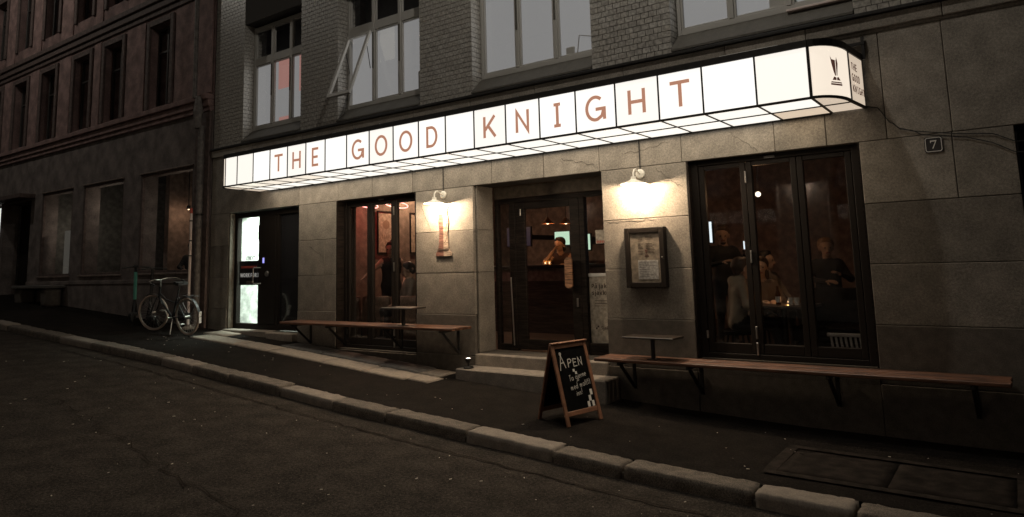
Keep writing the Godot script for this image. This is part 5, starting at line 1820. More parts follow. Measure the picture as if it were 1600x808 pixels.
func build_street_things() -> void:
	build_bicycle()
	scooter(Vector3(-15.75, 0, 0.30), PI - 0.5, M.scooter_teal, "electric scooter with a teal stem by the neighbouring wall")
	scooter(Vector3(-14.85, 0, 0.42), PI - 0.3, M.scooter_black, "all black electric scooter between bicycle and teal scooter")
	# drainpipe between the houses
	var o := thing("drainpipe", Vector3(-13.70, -1.12, 0.14), "grey metal drainpipe on the joint of the two buildings", "drainpipe")
	var b := MB.new()
	b.tube([Vector3(0.12, 0.02, 0.0), Vector3(0.12, 4.15, 0.0)], 0.062, 14)
	put(o, "lower_pipe", b.mesh(), M.pipe_paint)
	var u := MB.new()
	u.tube([Vector3(0.0, 4.75, 0.1), Vector3(-0.02, 8.0, 0.1), Vector3(-0.02, 11.0, 0.1)], 0.045, 12)
	put(o, "upper_pipe", u.mesh(), M.pipe_paint)
	var j := MB.new()
	j.lathe([Vector2(0.066, 4.10), Vector2(0.075, 4.12), Vector2(0.075, 4.2), Vector2(0.10, 4.45), Vector2(0.06, 4.75), Vector2(0.045, 4.78)], Vector3(0.08, 0, 0.06), 16)
	put(o, "hopper", j.mesh(), M.pipe_paint)
	var bk := MB.new()
	for y in [2.3]:
		bk.lathe([Vector2(0.062, y - 0.02), Vector2(0.072, y - 0.015), Vector2(0.072, y + 0.015), Vector2(0.062, y + 0.02)], Vector3(0.12, 0, 0), 14)
		bk.box(Vector3(0.10, y - 0.015, -0.14), Vector3(0.14, y + 0.015, -0.05))
	put(o, "pipe_clip", bk.mesh(), M.black_metal)
	var sh := MB.new()
	sh.tube([Vector3(0.12, 0.06, 0.0), Vector3(0.14, 0.03, 0.08), Vector3(0.15, 0.03, 0.16)], 0.065, 12)
	put(o, "shoe", sh.mesh(), M.pipe_paint)
	# marker pole
	var px := -13.53
	var py := pave_y(px, 0.33)
	var p := thing("marker_pole", Vector3(px, py, 0.33), "slim white pole with a red top standing by the shop window", "pole")
	var pb := MB.new()
	pb.tube([Vector3(0, 0, 0), Vector3(0, 2.30, 0)], 0.026, 12)
	put(p, "shaft", pb.mesh(), M.pole_white)
	var pt := MB.new()
	pt.tube([Vector3(0, 2.301, 0), Vector3(0, 2.39, 0)], 0.027, 12)
	pt.lathe([Vector2(0.027, 2.39), Vector2(0.02, 2.41), Vector2(0, 2.415)], Vector3.ZERO, 12)
	put(p, "red_top", pt.mesh(), M.pole_red)
	var pr := MB.new()
	for y in [1.45, 1.75, 2.15]:
		pr.lathe([Vector2(0.026, y - 0.012), Vector2(0.033, y - 0.01), Vector2(0.033, y + 0.01), Vector2(0.026, y + 0.012)], Vector3.ZERO, 12)
	put(p, "band", pr.mesh(), M.black_metal)
	var pf := MB.new()
	pf.lathe([Vector2(0.0, 0.0), Vector2(0.13, 0.0), Vector2(0.13, 0.03), Vector2(0.04, 0.07), Vector2(0.026, 0.09)], Vector3.ZERO, 18)
	put(p, "foot", pf.mesh(), M.granite_dark)
	# stone seat far left
	var ss := thing("stone_bench", Vector3(-20.9, pave_y(-20.9, 0.3), 0.28), "dark stone bench against the neighbouring wall beside the doorway", "bench")
	block(ss, "seat", Vector3(-1.1, 0.40, -0.23), Vector3(1.1, 0.48, 0.24), M.flag_blue, 0.015)
	for x in [-0.85, 0.8]:
		var rb := MB.new()
		rb.rock(Vector3(0.4, 0.46, 0.36), 0.05, Vector3i(6, 6, 6), 0.03, int(x * 10) + 40)
		put(ss, "support", rb.mesh(), M.plinth_stone, Vector3(x, 0.17, 0.0))
	# street lamps over the road; the second is added to light the plaster house
	for l in [[Vector3(-3.05, 7.4, 3.0), 8.5, "street lamp hung on a wire over the road before the bar"], [Vector3(-22.0, 10.8, 5.0), 10.0, "added unseen street lamp over the road lighting the plaster house"]]:
		var s := thing("street_lamp", l[0], l[2], "street lamp", "lamps hung over the street")
		var lb := MB.new()
		lb.lathe([Vector2(0.0, 0.28), Vector2(0.05, 0.27), Vector2(0.07, 0.18), Vector2(0.22, 0.10), Vector2(0.26, 0.0), Vector2(0.24, 0.0), Vector2(0.05, 0.1), Vector2(0.0, 0.1)], Vector3.ZERO, 24)
		put(s, "hood", lb.mesh(), M.black_metal)
		var bu := SphereMesh.new()
		bu.radius = 0.1
		bu.height = 0.14
		put(s, "lamp_bulb", bu, M.street_glow, Vector3(0, -0.02, 0))
		var wr := MB.new()
		wr.tube([Vector3(0, 0.9, -4.2), Vector3(0, 0.36, -1.0), Vector3(0, 0.28, 0), Vector3(0, 0.36, 1.0), Vector3(0, 0.9, 7.2)], 0.006, 6)
		put(s, "wire", wr.mesh(), M.black_metal)
		var ol := OmniLight3D.new()
		ol.name = "street_lamp_bulb"
		ol.light_energy = l[1]
		ol.light_color = Color(1.0, 0.97, 0.92)
		ol.light_size = 0.10
		ol.omni_range = 60.0
		ol.omni_attenuation = 2.0
		ol.shadow_enabled = true
		ol.position = l[0] + Vector3(0, -0.02, 0)
		add_child(ol)

# ---------------------------------------------------------------- inside the bar
func lamp_light(called: String, at: Vector3, e: float, c: Color, size := 0.05) -> void:
	var l := OmniLight3D.new()
	l.name = called
	l.light_energy = e
	l.light_color = c
	l.light_size = size
	l.omni_range = 15.0
	l.omni_attenuation = 2.0
	l.shadow_enabled = true
	l.position = at
	add_child(l)

func sphere(r: float, h := -1.0) -> SphereMesh:
	var s := SphereMesh.new()
	s.radius = r
	s.height = 2.0 * r if h < 0 else h
	s.radial_segments = 18
	s.rings = 9
	return s

func build_interior() -> void:
	# posters on the side wall seen through the left window
	for p in [[-1.70, -2.22, "framed tan poster on the reddish wall behind the standing woman"], [-2.62, -3.14, "framed tan poster on the reddish wall behind the seated grey figure"]]:
		var o := thing("wall_poster", Vector3(-10.295, 0.27, (p[0] + p[1]) * 0.5), p[2], "poster", "posters in the bar")
		var w := 0.26
		var f := MB.new()
		f.box(Vector3(0, 0, -w), Vector3(0.025, 0.85, -w + 0.025))
		f.box(Vector3(0, 0, w - 0.025), Vector3(0.025, 0.85, w))
		f.box(Vector3(0, 0, -w + 0.025), Vector3(0.025, 0.025, w - 0.025))
		f.box(Vector3(0, 0.825, -w + 0.025), Vector3(0.025, 0.85, w - 0.025))
		put(o, "frame", f.mesh(), M.black_frame)
		block(o, "sheet", Vector3(0.002, 0.025, -w + 0.025), Vector3(0.012, 0.825, w - 0.025), M.bar_poster, 0)
		var k := MB.new()
		k.lathe([Vector2(0.0, 0.0), Vector2(0.10, 0.002), Vector2(0.10, -0.001)], Vector3(0.0125, 0.58, 0.02), 6, Basis(Vector3.BACK, -PI / 2))
		for i in 6:
			k.box(Vector3(0.0125, 0.30, -0.14 + i * 0.05), Vector3(0.0135, 0.38, -0.125 + i * 0.05))
		for i in 3:
			k.box(Vector3(0.0125, 0.18, -0.06 + i * 0.05), Vector3(0.0135, 0.24, -0.04 + i * 0.05))
		put(o, "print", k.mesh(), M.poster_ink)
	# neon rings under the ceiling
	for r in [[Vector3(-9.85, 1.17, -1.05), 0.19, "pink neon ring nearest the edge of the reddish window"], [Vector3(-9.55, 1.18, -1.50), 0.22, "larger pink neon ring hanging before the tan posters"]]:
		var o := thing("neon_ring", r[0], r[2], "neon lamp", "neon rings")
		var b := MB.new()
		b.tube(ring_pts(Vector3.ZERO, r[1], 40, Vector3(1, 0, 0), Vector3(0, 0.25, 0.97)), 0.011, 8, -1.0, false, true)
		put(o, "neon_tube", b.mesh(), M.neon_glow)
		var c := MB.new()
		c.tube([Vector3(r[1], 0, 0), Vector3(0.0, 0.6, 0), Vector3(0, 1.02, 0)], 0.003, 4)
		c.tube([Vector3(-r[1], 0, 0), Vector3(0.0, 0.6, 0)], 0.003, 4)
		put(o, "cord", c.mesh(), M.black_metal)
		lamp_light("neon_ring_light", r[0] + Vector3(0, -0.03, 0), 0.13, Color(1.0, 0.24, 0.24), 0.15)
	# spot over the posters
	var wl := thing("picture_lamp", Vector3(-9.9, 1.75, -2.4), "small brass spot over the framed posters inside the bar", "lamp")
	var wb := MB.new()
	wb.lathe([Vector2(0.0, 0.1), Vector2(0.04, 0.1), Vector2(0.05, 0.0), Vector2(0.045, 0.0), Vector2(0.0, 0.03)], Vector3.ZERO, 16)
	wb.tube([Vector3(0, 0.1, 0), Vector3(0, 0.44, 0)], 0.01, 6)
	put(wl, "shade", wb.mesh(), M.black_metal)
	put(wl, "lamp_bulb", sphere(0.025), M.warm_glow, Vector3(0, 0.0, 0))
	lamp_light("picture_lamp_light", Vector3(-9.9, 1.75, -2.4), 2.4, Color(1.0, 0.84, 0.68), 0.03)
	# banquettes by the left window
	for q in [[-10.25, -9.72, "brown leather banquette end below the pink neon ring"], [-9.62, -8.95, "brown leather banquette behind the middle window leaf"], [-8.85, -8.15, "brown leather banquette under the seated grey figure"]]:
		var o := thing("banquette", Vector3((q[0] + q[1]) * 0.5, -1.26, -1.0), q[2], "banquette", "leather banquettes")
		var w: float = (q[1] - q[0]) * 0.5
		var sb := MB.new()
		sb.rock(Vector3(2 * w, 0.18, 0.5), 0.05, Vector3i(8, 3, 6), 0.008, 3)
		put(o, "seat", sb.mesh(), M.leather_light, Vector3(0, 0.38, -0.05))
		var bb := MB.new()
		bb.rock(Vector3(2 * w, 0.75, 0.12), 0.045, Vector3i(8, 6, 3), 0.008, 4)
		put(o, "backrest", bb.mesh(), M.leather_light, Vector3(0, 0.385, 0.265))
		block(o, "base", Vector3(-w + 0.03, 0.0, -0.27), Vector3(w - 0.03, 0.30, 0.19), M.leather, 0.01)
	# bar counter seen through the entrance
	var c := thing("bar_counter", Vector3(-7.2, -1.26, -2.95), "dark bar counter with a pale panel beyond the entrance door", "counter")
	block(c, "counter_top", Vector3(-1.9, 1.17, -0.32), Vector3(1.6, 1.22, 0.32), M.table_top, 0.008)
	block(c, "front_panel", Vector3(-1.85, 0.0, -0.25), Vector3(1.55, 1.17, 0.22), M.counter_wood, 0.005)
	block(c, "pale_panel", Vector3(-1.80, 0.93, 0.221), Vector3(1.50, 1.16, 0.235), M.trim_light, 0.004)
	# bottles and candle glasses on the counter
	for q in [[-7.05, 0.10, "warm_glow"], [-6.96, 0.08, "warm_glow"]]:
		var o := thing("candle_glass", Vector3(q[0], -0.04, -2.80), "small glowing candle glass standing on the bar counter", "candle", "candles on the counter")
		var b := MB.new()
		b.lathe([Vector2(0.0, 0.0), Vector2(0.028, 0.0), Vector2(0.034, 0.075), Vector2(0.031, 0.075), Vector2(0.026, 0.006), Vector2(0.0, 0.006)], Vector3.ZERO, 14)
		put(o, "glass", b.mesh(), M.drink)
		put(o, "flame", sphere(0.012, 0.04), M.warm_glow, Vector3(0, 0.035, 0))
		lamp_light("candle_flame_light", o.position + Vector3(0, 0.12, 0), 0.012, Color(1, 0.7, 0.4), 0.015)
	for q in [[Vector3(-6.70, 0.70, -3.0), "conical copper pendant lamp over the end of the bar counter"], [Vector3(-7.10, 0.72, -3.0), "conical copper pendant lamp over the middle of the bar counter"], [Vector3(-5.6, 1.05, -3.2), "conical copper pendant lamp seen high in the entrance side light"]]:
		var o := thing("pendant_lamp", q[0], q[1], "lamp", "pendant lamps over the counter")
		var b := MB.new()
		b.lathe([Vector2(0.02, 0.12), Vector2(0.03, 0.10), Vector2(0.13, 0.0), Vector2(0.125, 0.0), Vector2(0.02, 0.09)], Vector3.ZERO, 20)
		put(o, "lamp_shade", b.mesh(), M.handle_wood)
		var cd := MB.new()
		cd.tube([Vector3(0, 0.12, 0), Vector3(0, 2.2 - q[0].y, 0)], 0.005, 5)
		put(o, "cord", cd.mesh(), M.black_metal)
		put(o, "lamp_bulb", sphere(0.03), M.warm_glow, Vector3(0, 0.02, 0))
		lamp_light("pendant_light", q[0] + Vector3(0, 0.0, 0), 0.06, Color(1.0, 0.66, 0.42), 0.03)
	# screens on the far wall
	for q in [[Vector3(-7.78, 0.50, -4.6), 0.36, 0.28, "screen_green", "bright greenish screen on the wall behind the bartender"], [Vector3(-7.20, 0.40, -4.6), 0.18, 0.32, "screen_green", "narrow lit picture on the wall right of the bartender"], [Vector3(-8.9, 0.58, -4.6), 0.62, 0.4, "screen_blue", "faint blue screen on the wall left of the bartender"], [Vector3(-4.12, 0.42, -3.2), 0.16, 0.34, "screen_white", "bright white tablet behind the standing bearded man"]]:
		var o := thing("screen", q[0], q[4], "screen")
		block(o, "housing", Vector3(-q[1] * 0.5 - 0.02, -q[2] * 0.5 - 0.02, -0.05), Vector3(q[1] * 0.5 + 0.02, q[2] * 0.5 + 0.02, -0.002), M.plate_black, 0.004)
		block(o, "display_screen", Vector3(-q[1] * 0.5, -q[2] * 0.5, -0.0015), Vector3(q[1] * 0.5, q[2] * 0.5, 0.004), M[q[3]], 0)
		var al := AreaLight3D.new()
		al.name = "screen_light"
		al.area_size = Vector2(q[1], q[2])
		al.light_energy = {"screen_green": 0.06, "screen_blue": 0.01, "screen_white": 0.05}[q[3]]
		al.light_color = {"screen_green": Color(0.85, 1, 0.85), "screen_blue": Color(0.6, 0.65, 1.0), "screen_white": Color(0.9, 0.95, 1.0)}[q[3]]
		al.shadow_enabled = true
		al.position = q[0] + Vector3(0, 0, 0.012)
		al.rotation.y = PI
		add_child(al)
		if q[0].z < -4.0:
			block(o, "wall_bracket", Vector3(-0.05, -0.05, -1.90), Vector3(0.05, 0.05, -0.051), M.black_metal, 0)
		else:
			block(o, "stand", Vector3(-0.03, -1.68, -0.045), Vector3(0.03, -q[2] * 0.5 - 0.021, -0.01), M.black_metal, 0)
			block(o, "stand_foot", Vector3(-0.14, -1.68, -0.14), Vector3(0.14, -1.66, 0.10), M.black_metal, 0)
	# globe lamp and table in the right window
	var gl := thing("globe_lamp", Vector3(-2.76, 0.83, -1.5), "glowing globe lamp hanging above the table in the bar window", "lamp")
	put(gl, "globe", sphere(0.036), M.globe_glow)
	var gc := MB.new()
	gc.tube([Vector3(0, 0.045, 0), Vector3(0, 1.37, 0)], 0.005, 6)
	put(gl, "cord", gc.mesh(), M.black_metal)
	lamp_light("globe_lamp_light", Vector3(-2.76, 0.83, -1.5), 0.17, Color(1.0, 0.76, 0.54), 0.034)
	var tb := thing("bar_table", Vector3(-2.42, -1.26, -1.05), "dark low table with a bottle and glasses behind the bar window", "table")
	block(tb, "table_top", Vector3(-0.42, 0.63, -0.35), Vector3(0.38, 0.665, 0.35), M.table_top, 0.008)
	var tl := MB.new()
	tl.tube([Vector3(0, 0.03, 0), Vector3(0, 0.63, 0)], 0.035, 12)
	tl.lathe([Vector2(0.0, 0.04), Vector2(0.2, 0.02), Vector2(0.22, 0.0), Vector2(0.0, 0.0)], Vector3.ZERO, 20)
	put(tb, "pedestal", tl.mesh(), M.black_metal)
	var bt := thing("bottle", Vector3(-2.46, -0.594, -0.98), "brown beer bottle with a pale label on the low table", "bottle")
	var bb2 := MB.new()
	bb2.lathe([Vector2(0.0, 0.0), Vector2(0.03, 0.0), Vector2(0.031, 0.13), Vector2(0.013, 0.18), Vector2(0.013, 0.23), Vector2(0.0, 0.23)], Vector3.ZERO, 16)
	put(bt, "bottle_body", bb2.mesh(), M.amber_glass)
	var lb := MB.new()
	lb.lathe([Vector2(0.0315, 0.03), Vector2(0.0325, 0.031), Vector2(0.0325, 0.10), Vector2(0.0315, 0.101)], Vector3.ZERO, 16)
	put(bt, "paper_label", lb.mesh(), M.white_paper)
	for q in [-2.30, -2.23, -2.15]:
		var o := thing("drinking_glass", Vector3(q, -0.594, -0.93), "pale drinking glass standing on the low table beside the bottle", "glass", "glasses on the low table")
		var b := MB.new()
		b.lathe([Vector2(0.0, 0.0), Vector2(0.028, 0.0), Vector2(0.034, 0.09), Vector2(0.031, 0.09), Vector2(0.026, 0.008), Vector2(0.0, 0.008)], Vector3.ZERO, 14)
		put(o, "tumbler", b.mesh(), M.white_paper)
	# a window lamp on the table side, the tea light that lights the faces
	var tlg := thing("tea_light", Vector3(-2.38, -0.594, -1.12), "small tea light burning on the low table", "candle")
	var tg := MB.new()
	tg.lathe([Vector2(0.0, 0.0), Vector2(0.02, 0.0), Vector2(0.021, 0.018), Vector2(0.0, 0.016)], Vector3.ZERO, 14)
	put(tlg, "cup", tg.mesh(), M.steel)
	put(tlg, "flame", sphere(0.006, 0.022), M.warm_glow, Vector3(0, 0.03, 0))
	lamp_light("tea_flame_light", Vector3(-2.38, -0.54, -1.12), 0.022, Color(1.0, 0.7, 0.42), 0.01)
	# seats
	for q in [[Vector3(-2.98, -1.26, -0.95), "low dark stool under the hooded figure"], [Vector3(-2.86, -1.26, -1.62), "low dark stool under the brown haired woman"], [Vector3(-2.95, -1.26, -2.25), "dark stool under the figure in the pale shirt"], [Vector3(-2.22, -1.26, -2.7), "tall dark stool beside the wall in the bar"], [Vector3(-8.55, -1.26, -1.75), "dark stool before the banquettes"]]:
		var o := thing("stool", q[0], q[1], "stool", "stools in the bar")
		var tall := 0.60 if q[1].begins_with("tall") else 0.36
		var b := MB.new()
		b.lathe([Vector2(0.0, tall - 0.06), Vector2(0.19, tall - 0.06), Vector2(0.20, tall - 0.02), Vector2(0.17, tall), Vector2(0.0, tall)], Vector3.ZERO, 20)
		put(o, "seat", b.mesh(), M.leather)
		for k in 4:
			var a := PI / 4 + PI / 2 * k
			var lg := MB.new()
			lg.tube([Vector3(cos(a) * 0.13, tall - 0.06, sin(a) * 0.13), Vector3(cos(a) * 0.18, 0.0, sin(a) * 0.18)], 0.016, 6)
			put(o, "leg", lg.mesh(), M.black_metal)
	var so := thing("sofa", Vector3(-1.75, -1.26, -1.15), "long dark leather sofa behind the third window leaf", "sofa")
	for q in [["seat", Vector3(1.1, 0.2, 0.6), Vector3(0, 0.33, 0)], ["backrest", Vector3(1.1, 0.5, 0.16), Vector3(0, 0.60, -0.30)]]:
		var b := MB.new()
		b.rock(q[1], 0.06, Vector3i(10, 4, 5), 0.01, 21)
		put(so, q[0], b.mesh(), M.leather, q[2])
	block(so, "base", Vector3(-0.5, 0.0, -0.28), Vector3(0.5, 0.24, 0.26), M.leather, 0.01)
	var ch := thing("slatted_chair", Vector3(-1.62, -1.26, -0.62), "pale slatted chair back leaning by the bottom of the bar window", "chair")
	for i in 7:
		var b := MB.new()
		b.bar(Vector3(-0.16 + i * 0.05, 0.0, 0.0), Vector3(-0.20 + i * 0.05, 0.34, -0.03), 0.024, 0.014, 0.002, Vector3.RIGHT)
		put(ch, "slat", b.mesh(), M.slat_paint)
	block(ch, "top_rail", Vector3(-0.24, 0.34, -0.05), Vector3(0.14, 0.38, -0.01), M.slat_paint, 0.006)
	block(ch, "bottom_rail", Vector3(-0.18, 0.0, -0.015), Vector3(0.17, 0.03, 0.02), M.slat_paint, 0.006)
	# the warm washed wall of the neighbouring shop
	lamp_light("shop_spot_light", Vector3(-16.45, 1.55, -1.25), 0.2, Color(1.0, 0.84, 0.70), 0.04)
	var sp := thing("shop_spot", Vector3(-16.45, 1.55, -1.25), "small ceiling spot washing the brown screen in the shop", "lamp")
	var spb := MB.new()
	spb.lathe([Vector2(0.0, 0.09), Vector2(0.04, 0.09), Vector2(0.05, 0.0), Vector2(0.045, 0.0), Vector2(0.0, 0.02)], Vector3.ZERO, 16)
	spb.tube([Vector3(0, 0.09, 0), Vector3(0, 1.35, 0)], 0.012, 6)
	put(sp, "shade", spb.mesh(), M.black_metal)
	put(sp, "lamp_bulb", sphere(0.02), M.warm_glow, Vector3(0, 0.0, 0))
	for q in [[Vector3(-18.75, 1.78, -0.9), "short lit tube high behind the middle shop window"], [Vector3(-14.9, 1.52, -0.8), "short lit tube high behind the shop window by the pole"], [Vector3(-21.2, 1.45, -0.9), "short lit tube behind the shop window by the doorway"]]:
		var o := thing("tube_lamp", q[0], q[1], "lamp", "lamps in the neighbouring shop")
		block(o, "light_tube", Vector3(-0.09, -0.015, -0.02), Vector3(0.09, 0.015, 0.02), M.tube_glow, 0.006)
		block(o, "rod", Vector3(-0.008, 0.016, -0.008), Vector3(0.008, 2.9 - q[0].y, 0.008), M.black_metal, 0)
		lamp_light("tube_lamp_light", q[0] + Vector3(0, -0.05, 0), 0.22, Color(1.0, 0.93, 0.84), 0.04)
	block_thing("lit_panel", Vector3(-21.45, 0.05, -0.55), Vector3(-20.95, 1.25, -0.50), M.shop_panel_glow, "pale lit window panel in the shop beside the doorway", "lit panel")
	# far doorway with its white light
	block_thing("lit_door_panel", Vector3(-26.4, 1.25, -0.30), Vector3(-24.72, 2.15, -0.26), M.far_door_glow, "white lit window at the far end of the plaster house", "lit window")

func block_thing(called: String, lo: Vector3, hi: Vector3, m: Material, label: String, category: String) -> void:
	meta(block(self, called, lo, hi, m, 0.004), label, category)

# ---------------------------------------------------------------- people
class BodySkin:
	var v := PackedVector3Array()
	var n := PackedVector3Array()
	var c := PackedColorArray()
	# bones: [a, b, ra, rb, colour]; meshes the smooth union as surface nets
	func add(bones: Array, cell: float, k: float) -> void:
		var lo := Vector3.ONE * 1e9
		var hi := -lo
		for b in bones:
			var r: float = maxf(b[2], b[3]) + cell * 2.5
			lo = lo.min((b[0] as Vector3).min(b[1]) - Vector3.ONE * r)
			hi = hi.max((b[0] as Vector3).max(b[1]) + Vector3.ONE * r)
		var nx := int((hi.x - lo.x) / cell) + 2
		var ny := int((hi.y - lo.y) / cell) + 2
		var nz := int((hi.z - lo.z) / cell) + 2
		var f := PackedFloat32Array()
		f.resize(nx * ny * nz)
		f.fill(10.0)
		var near := PackedFloat32Array()
		near.resize(f.size())
		near.fill(10.0)
		var who := PackedByteArray()
		who.resize(f.size())
		for bi in bones.size():
			var a: Vector3 = bones[bi][0]
			var b: Vector3 = bones[bi][1]
			var ra: float = bones[bi][2]
			var rb: float = bones[bi][3]
			var ba := b - a
			var bb := maxf(ba.length_squared(), 1e-8)
			var m := maxf(ra, rb) + cell * 2.0 + k * 0.5
			var p0 := ((a.min(b) - Vector3.ONE * m - lo) / cell).floor()
			var p1 := ((a.max(b) + Vector3.ONE * m - lo) / cell).ceil()
			for z in range(maxi(0, int(p0.z)), mini(nz - 1, int(p1.z)) + 1):
				for y in range(maxi(0, int(p0.y)), mini(ny - 1, int(p1.y)) + 1):
					var base := (z * ny + y) * nx
					for x in range(maxi(0, int(p0.x)), mini(nx - 1, int(p1.x)) + 1):
						var p := lo + Vector3(x, y, z) * cell
						var t := clampf((p - a).dot(ba) / bb, 0.0, 1.0)
						var d := (p - a - ba * t).length() - lerpf(ra, rb, t)
						var i := base + x
						if d < near[i]:
							near[i] = d
							who[i] = bi
						var g := f[i]
						var h := maxf(k - absf(g - d), 0.0) / k
						f[i] = minf(g, d) - h * h * k * 0.25
		var at := {}
		var verts := PackedVector3Array()
		var cols := PackedColorArray()
		for z in nz - 1:
			for y in ny - 1:
				var base := (z * ny + y) * nx
				for x in nx - 1:
					var i := base + x
					if absf(f[i]) > cell * 2.2:
						continue
					var s := PackedFloat32Array([f[i], f[i + 1], f[i + nx], f[i + nx + 1], f[i + nx * ny], f[i + nx * ny + 1], f[i + nx * ny + nx], f[i + nx * ny + nx + 1]])
					var inside := 0
					for q in 8:
						if s[q] < 0.0:
							inside += 1
					if inside == 0 or inside == 8:
						continue
					var sum := Vector3.ZERO
					var cnt := 0
					for e in [[0, 1], [2, 3], [4, 5], [6, 7], [0, 2], [1, 3], [4, 6], [5, 7], [0, 4], [1, 5], [2, 6], [3, 7]]:
						var s0 := s[e[0]]
						var s1 := s[e[1]]
						if (s0 < 0.0) != (s1 < 0.0):
							var t := s0 / (s0 - s1)
							var c0 := Vector3(e[0] & 1, (e[0] >> 1) & 1, e[0] >> 2)
							var c1 := Vector3(e[1] & 1, (e[1] >> 1) & 1, e[1] >> 2)
							sum += c0.lerp(c1, t)
							cnt += 1
					at[i] = verts.size()
					verts.append(lo + (Vector3(x, y, z) + sum / cnt) * cell)
					cols.append(bones[who[i]][4])
		var norm := PackedVector3Array()
		norm.resize(verts.size())
		var tris := PackedInt32Array()
		var st := [1, nx, nx * ny]
		for i in at:
			for ax in 3:
				var j: int = i + st[ax]
				if (f[i] < 0.0) == (f[j] < 0.0):
					continue
				var u: int = st[(ax + 1) % 3]
				var w: int = st[(ax + 2) % 3]
				if not (at.has(i - u) and at.has(i - w) and at.has(i - u - w)):
					continue
				var q := [at[i], at[i - u], at[i - u - w], at[i - w]]
				if f[i] < 0.0:
					q.reverse()
				for t in [[0, 1, 2], [0, 2, 3]]:
					var A := verts[q[t[0]]]
					var B := verts[q[t[1]]]
					var C := verts[q[t[2]]]
					var m := (C - A).cross(B - A)
					for e in t:
						norm[q[e]] += m
						tris.append(q[e])
		for i in tris:
			v.append(verts[i])
			n.append(norm[i].normalized())
			c.append(cols[i])
	func mesh() -> ArrayMesh:
		var b := MB.new()
		b.v = v
		b.n = n
		b.c = c
		return b.mesh()

func hand_bones(wrist: Vector3, dir: Vector3, palm_n: Vector3, skin: Color, curl: float, right: bool) -> Array:
	var o := []
	dir = dir.normalized()
	palm_n = (palm_n - dir * palm_n.dot(dir)).normalized()
	var side := dir.cross(palm_n) * (1.0 if right else -1.0)
	for k in 4:
		var off := (k - 1.5) * 0.019
		o.append([wrist + side * off * 0.6, wrist + dir * 0.085 + side * off, 0.015, 0.012, skin])
		var a := wrist + dir * 0.088 + side * off
		var len: float = [0.036, 0.043, 0.040, 0.030][k]
		var d1 := (dir + palm_n * curl * 0.6).normalized()
		var d2 := (dir + palm_n * curl * 1.8).normalized()
		o.append([a, a + d1 * len, 0.0095, 0.0088, skin])
		o.append([a + d1 * len, a + d1 * len + d2 * len * 0.95, 0.0088, 0.0075, skin])
	var t0 := wrist + dir * 0.025 - side * 0.026
	var t1 := t0 + (dir * 0.6 - side * 0.7 + palm_n * 0.3).normalized() * 0.042
	o.append([wrist + dir * 0.02, t1, 0.013, 0.011, skin])
	o.append([t1, t1 + (dir - side * 0.15 + palm_n * 0.35).normalized() * 0.034, 0.0105, 0.0085, skin])
	return o

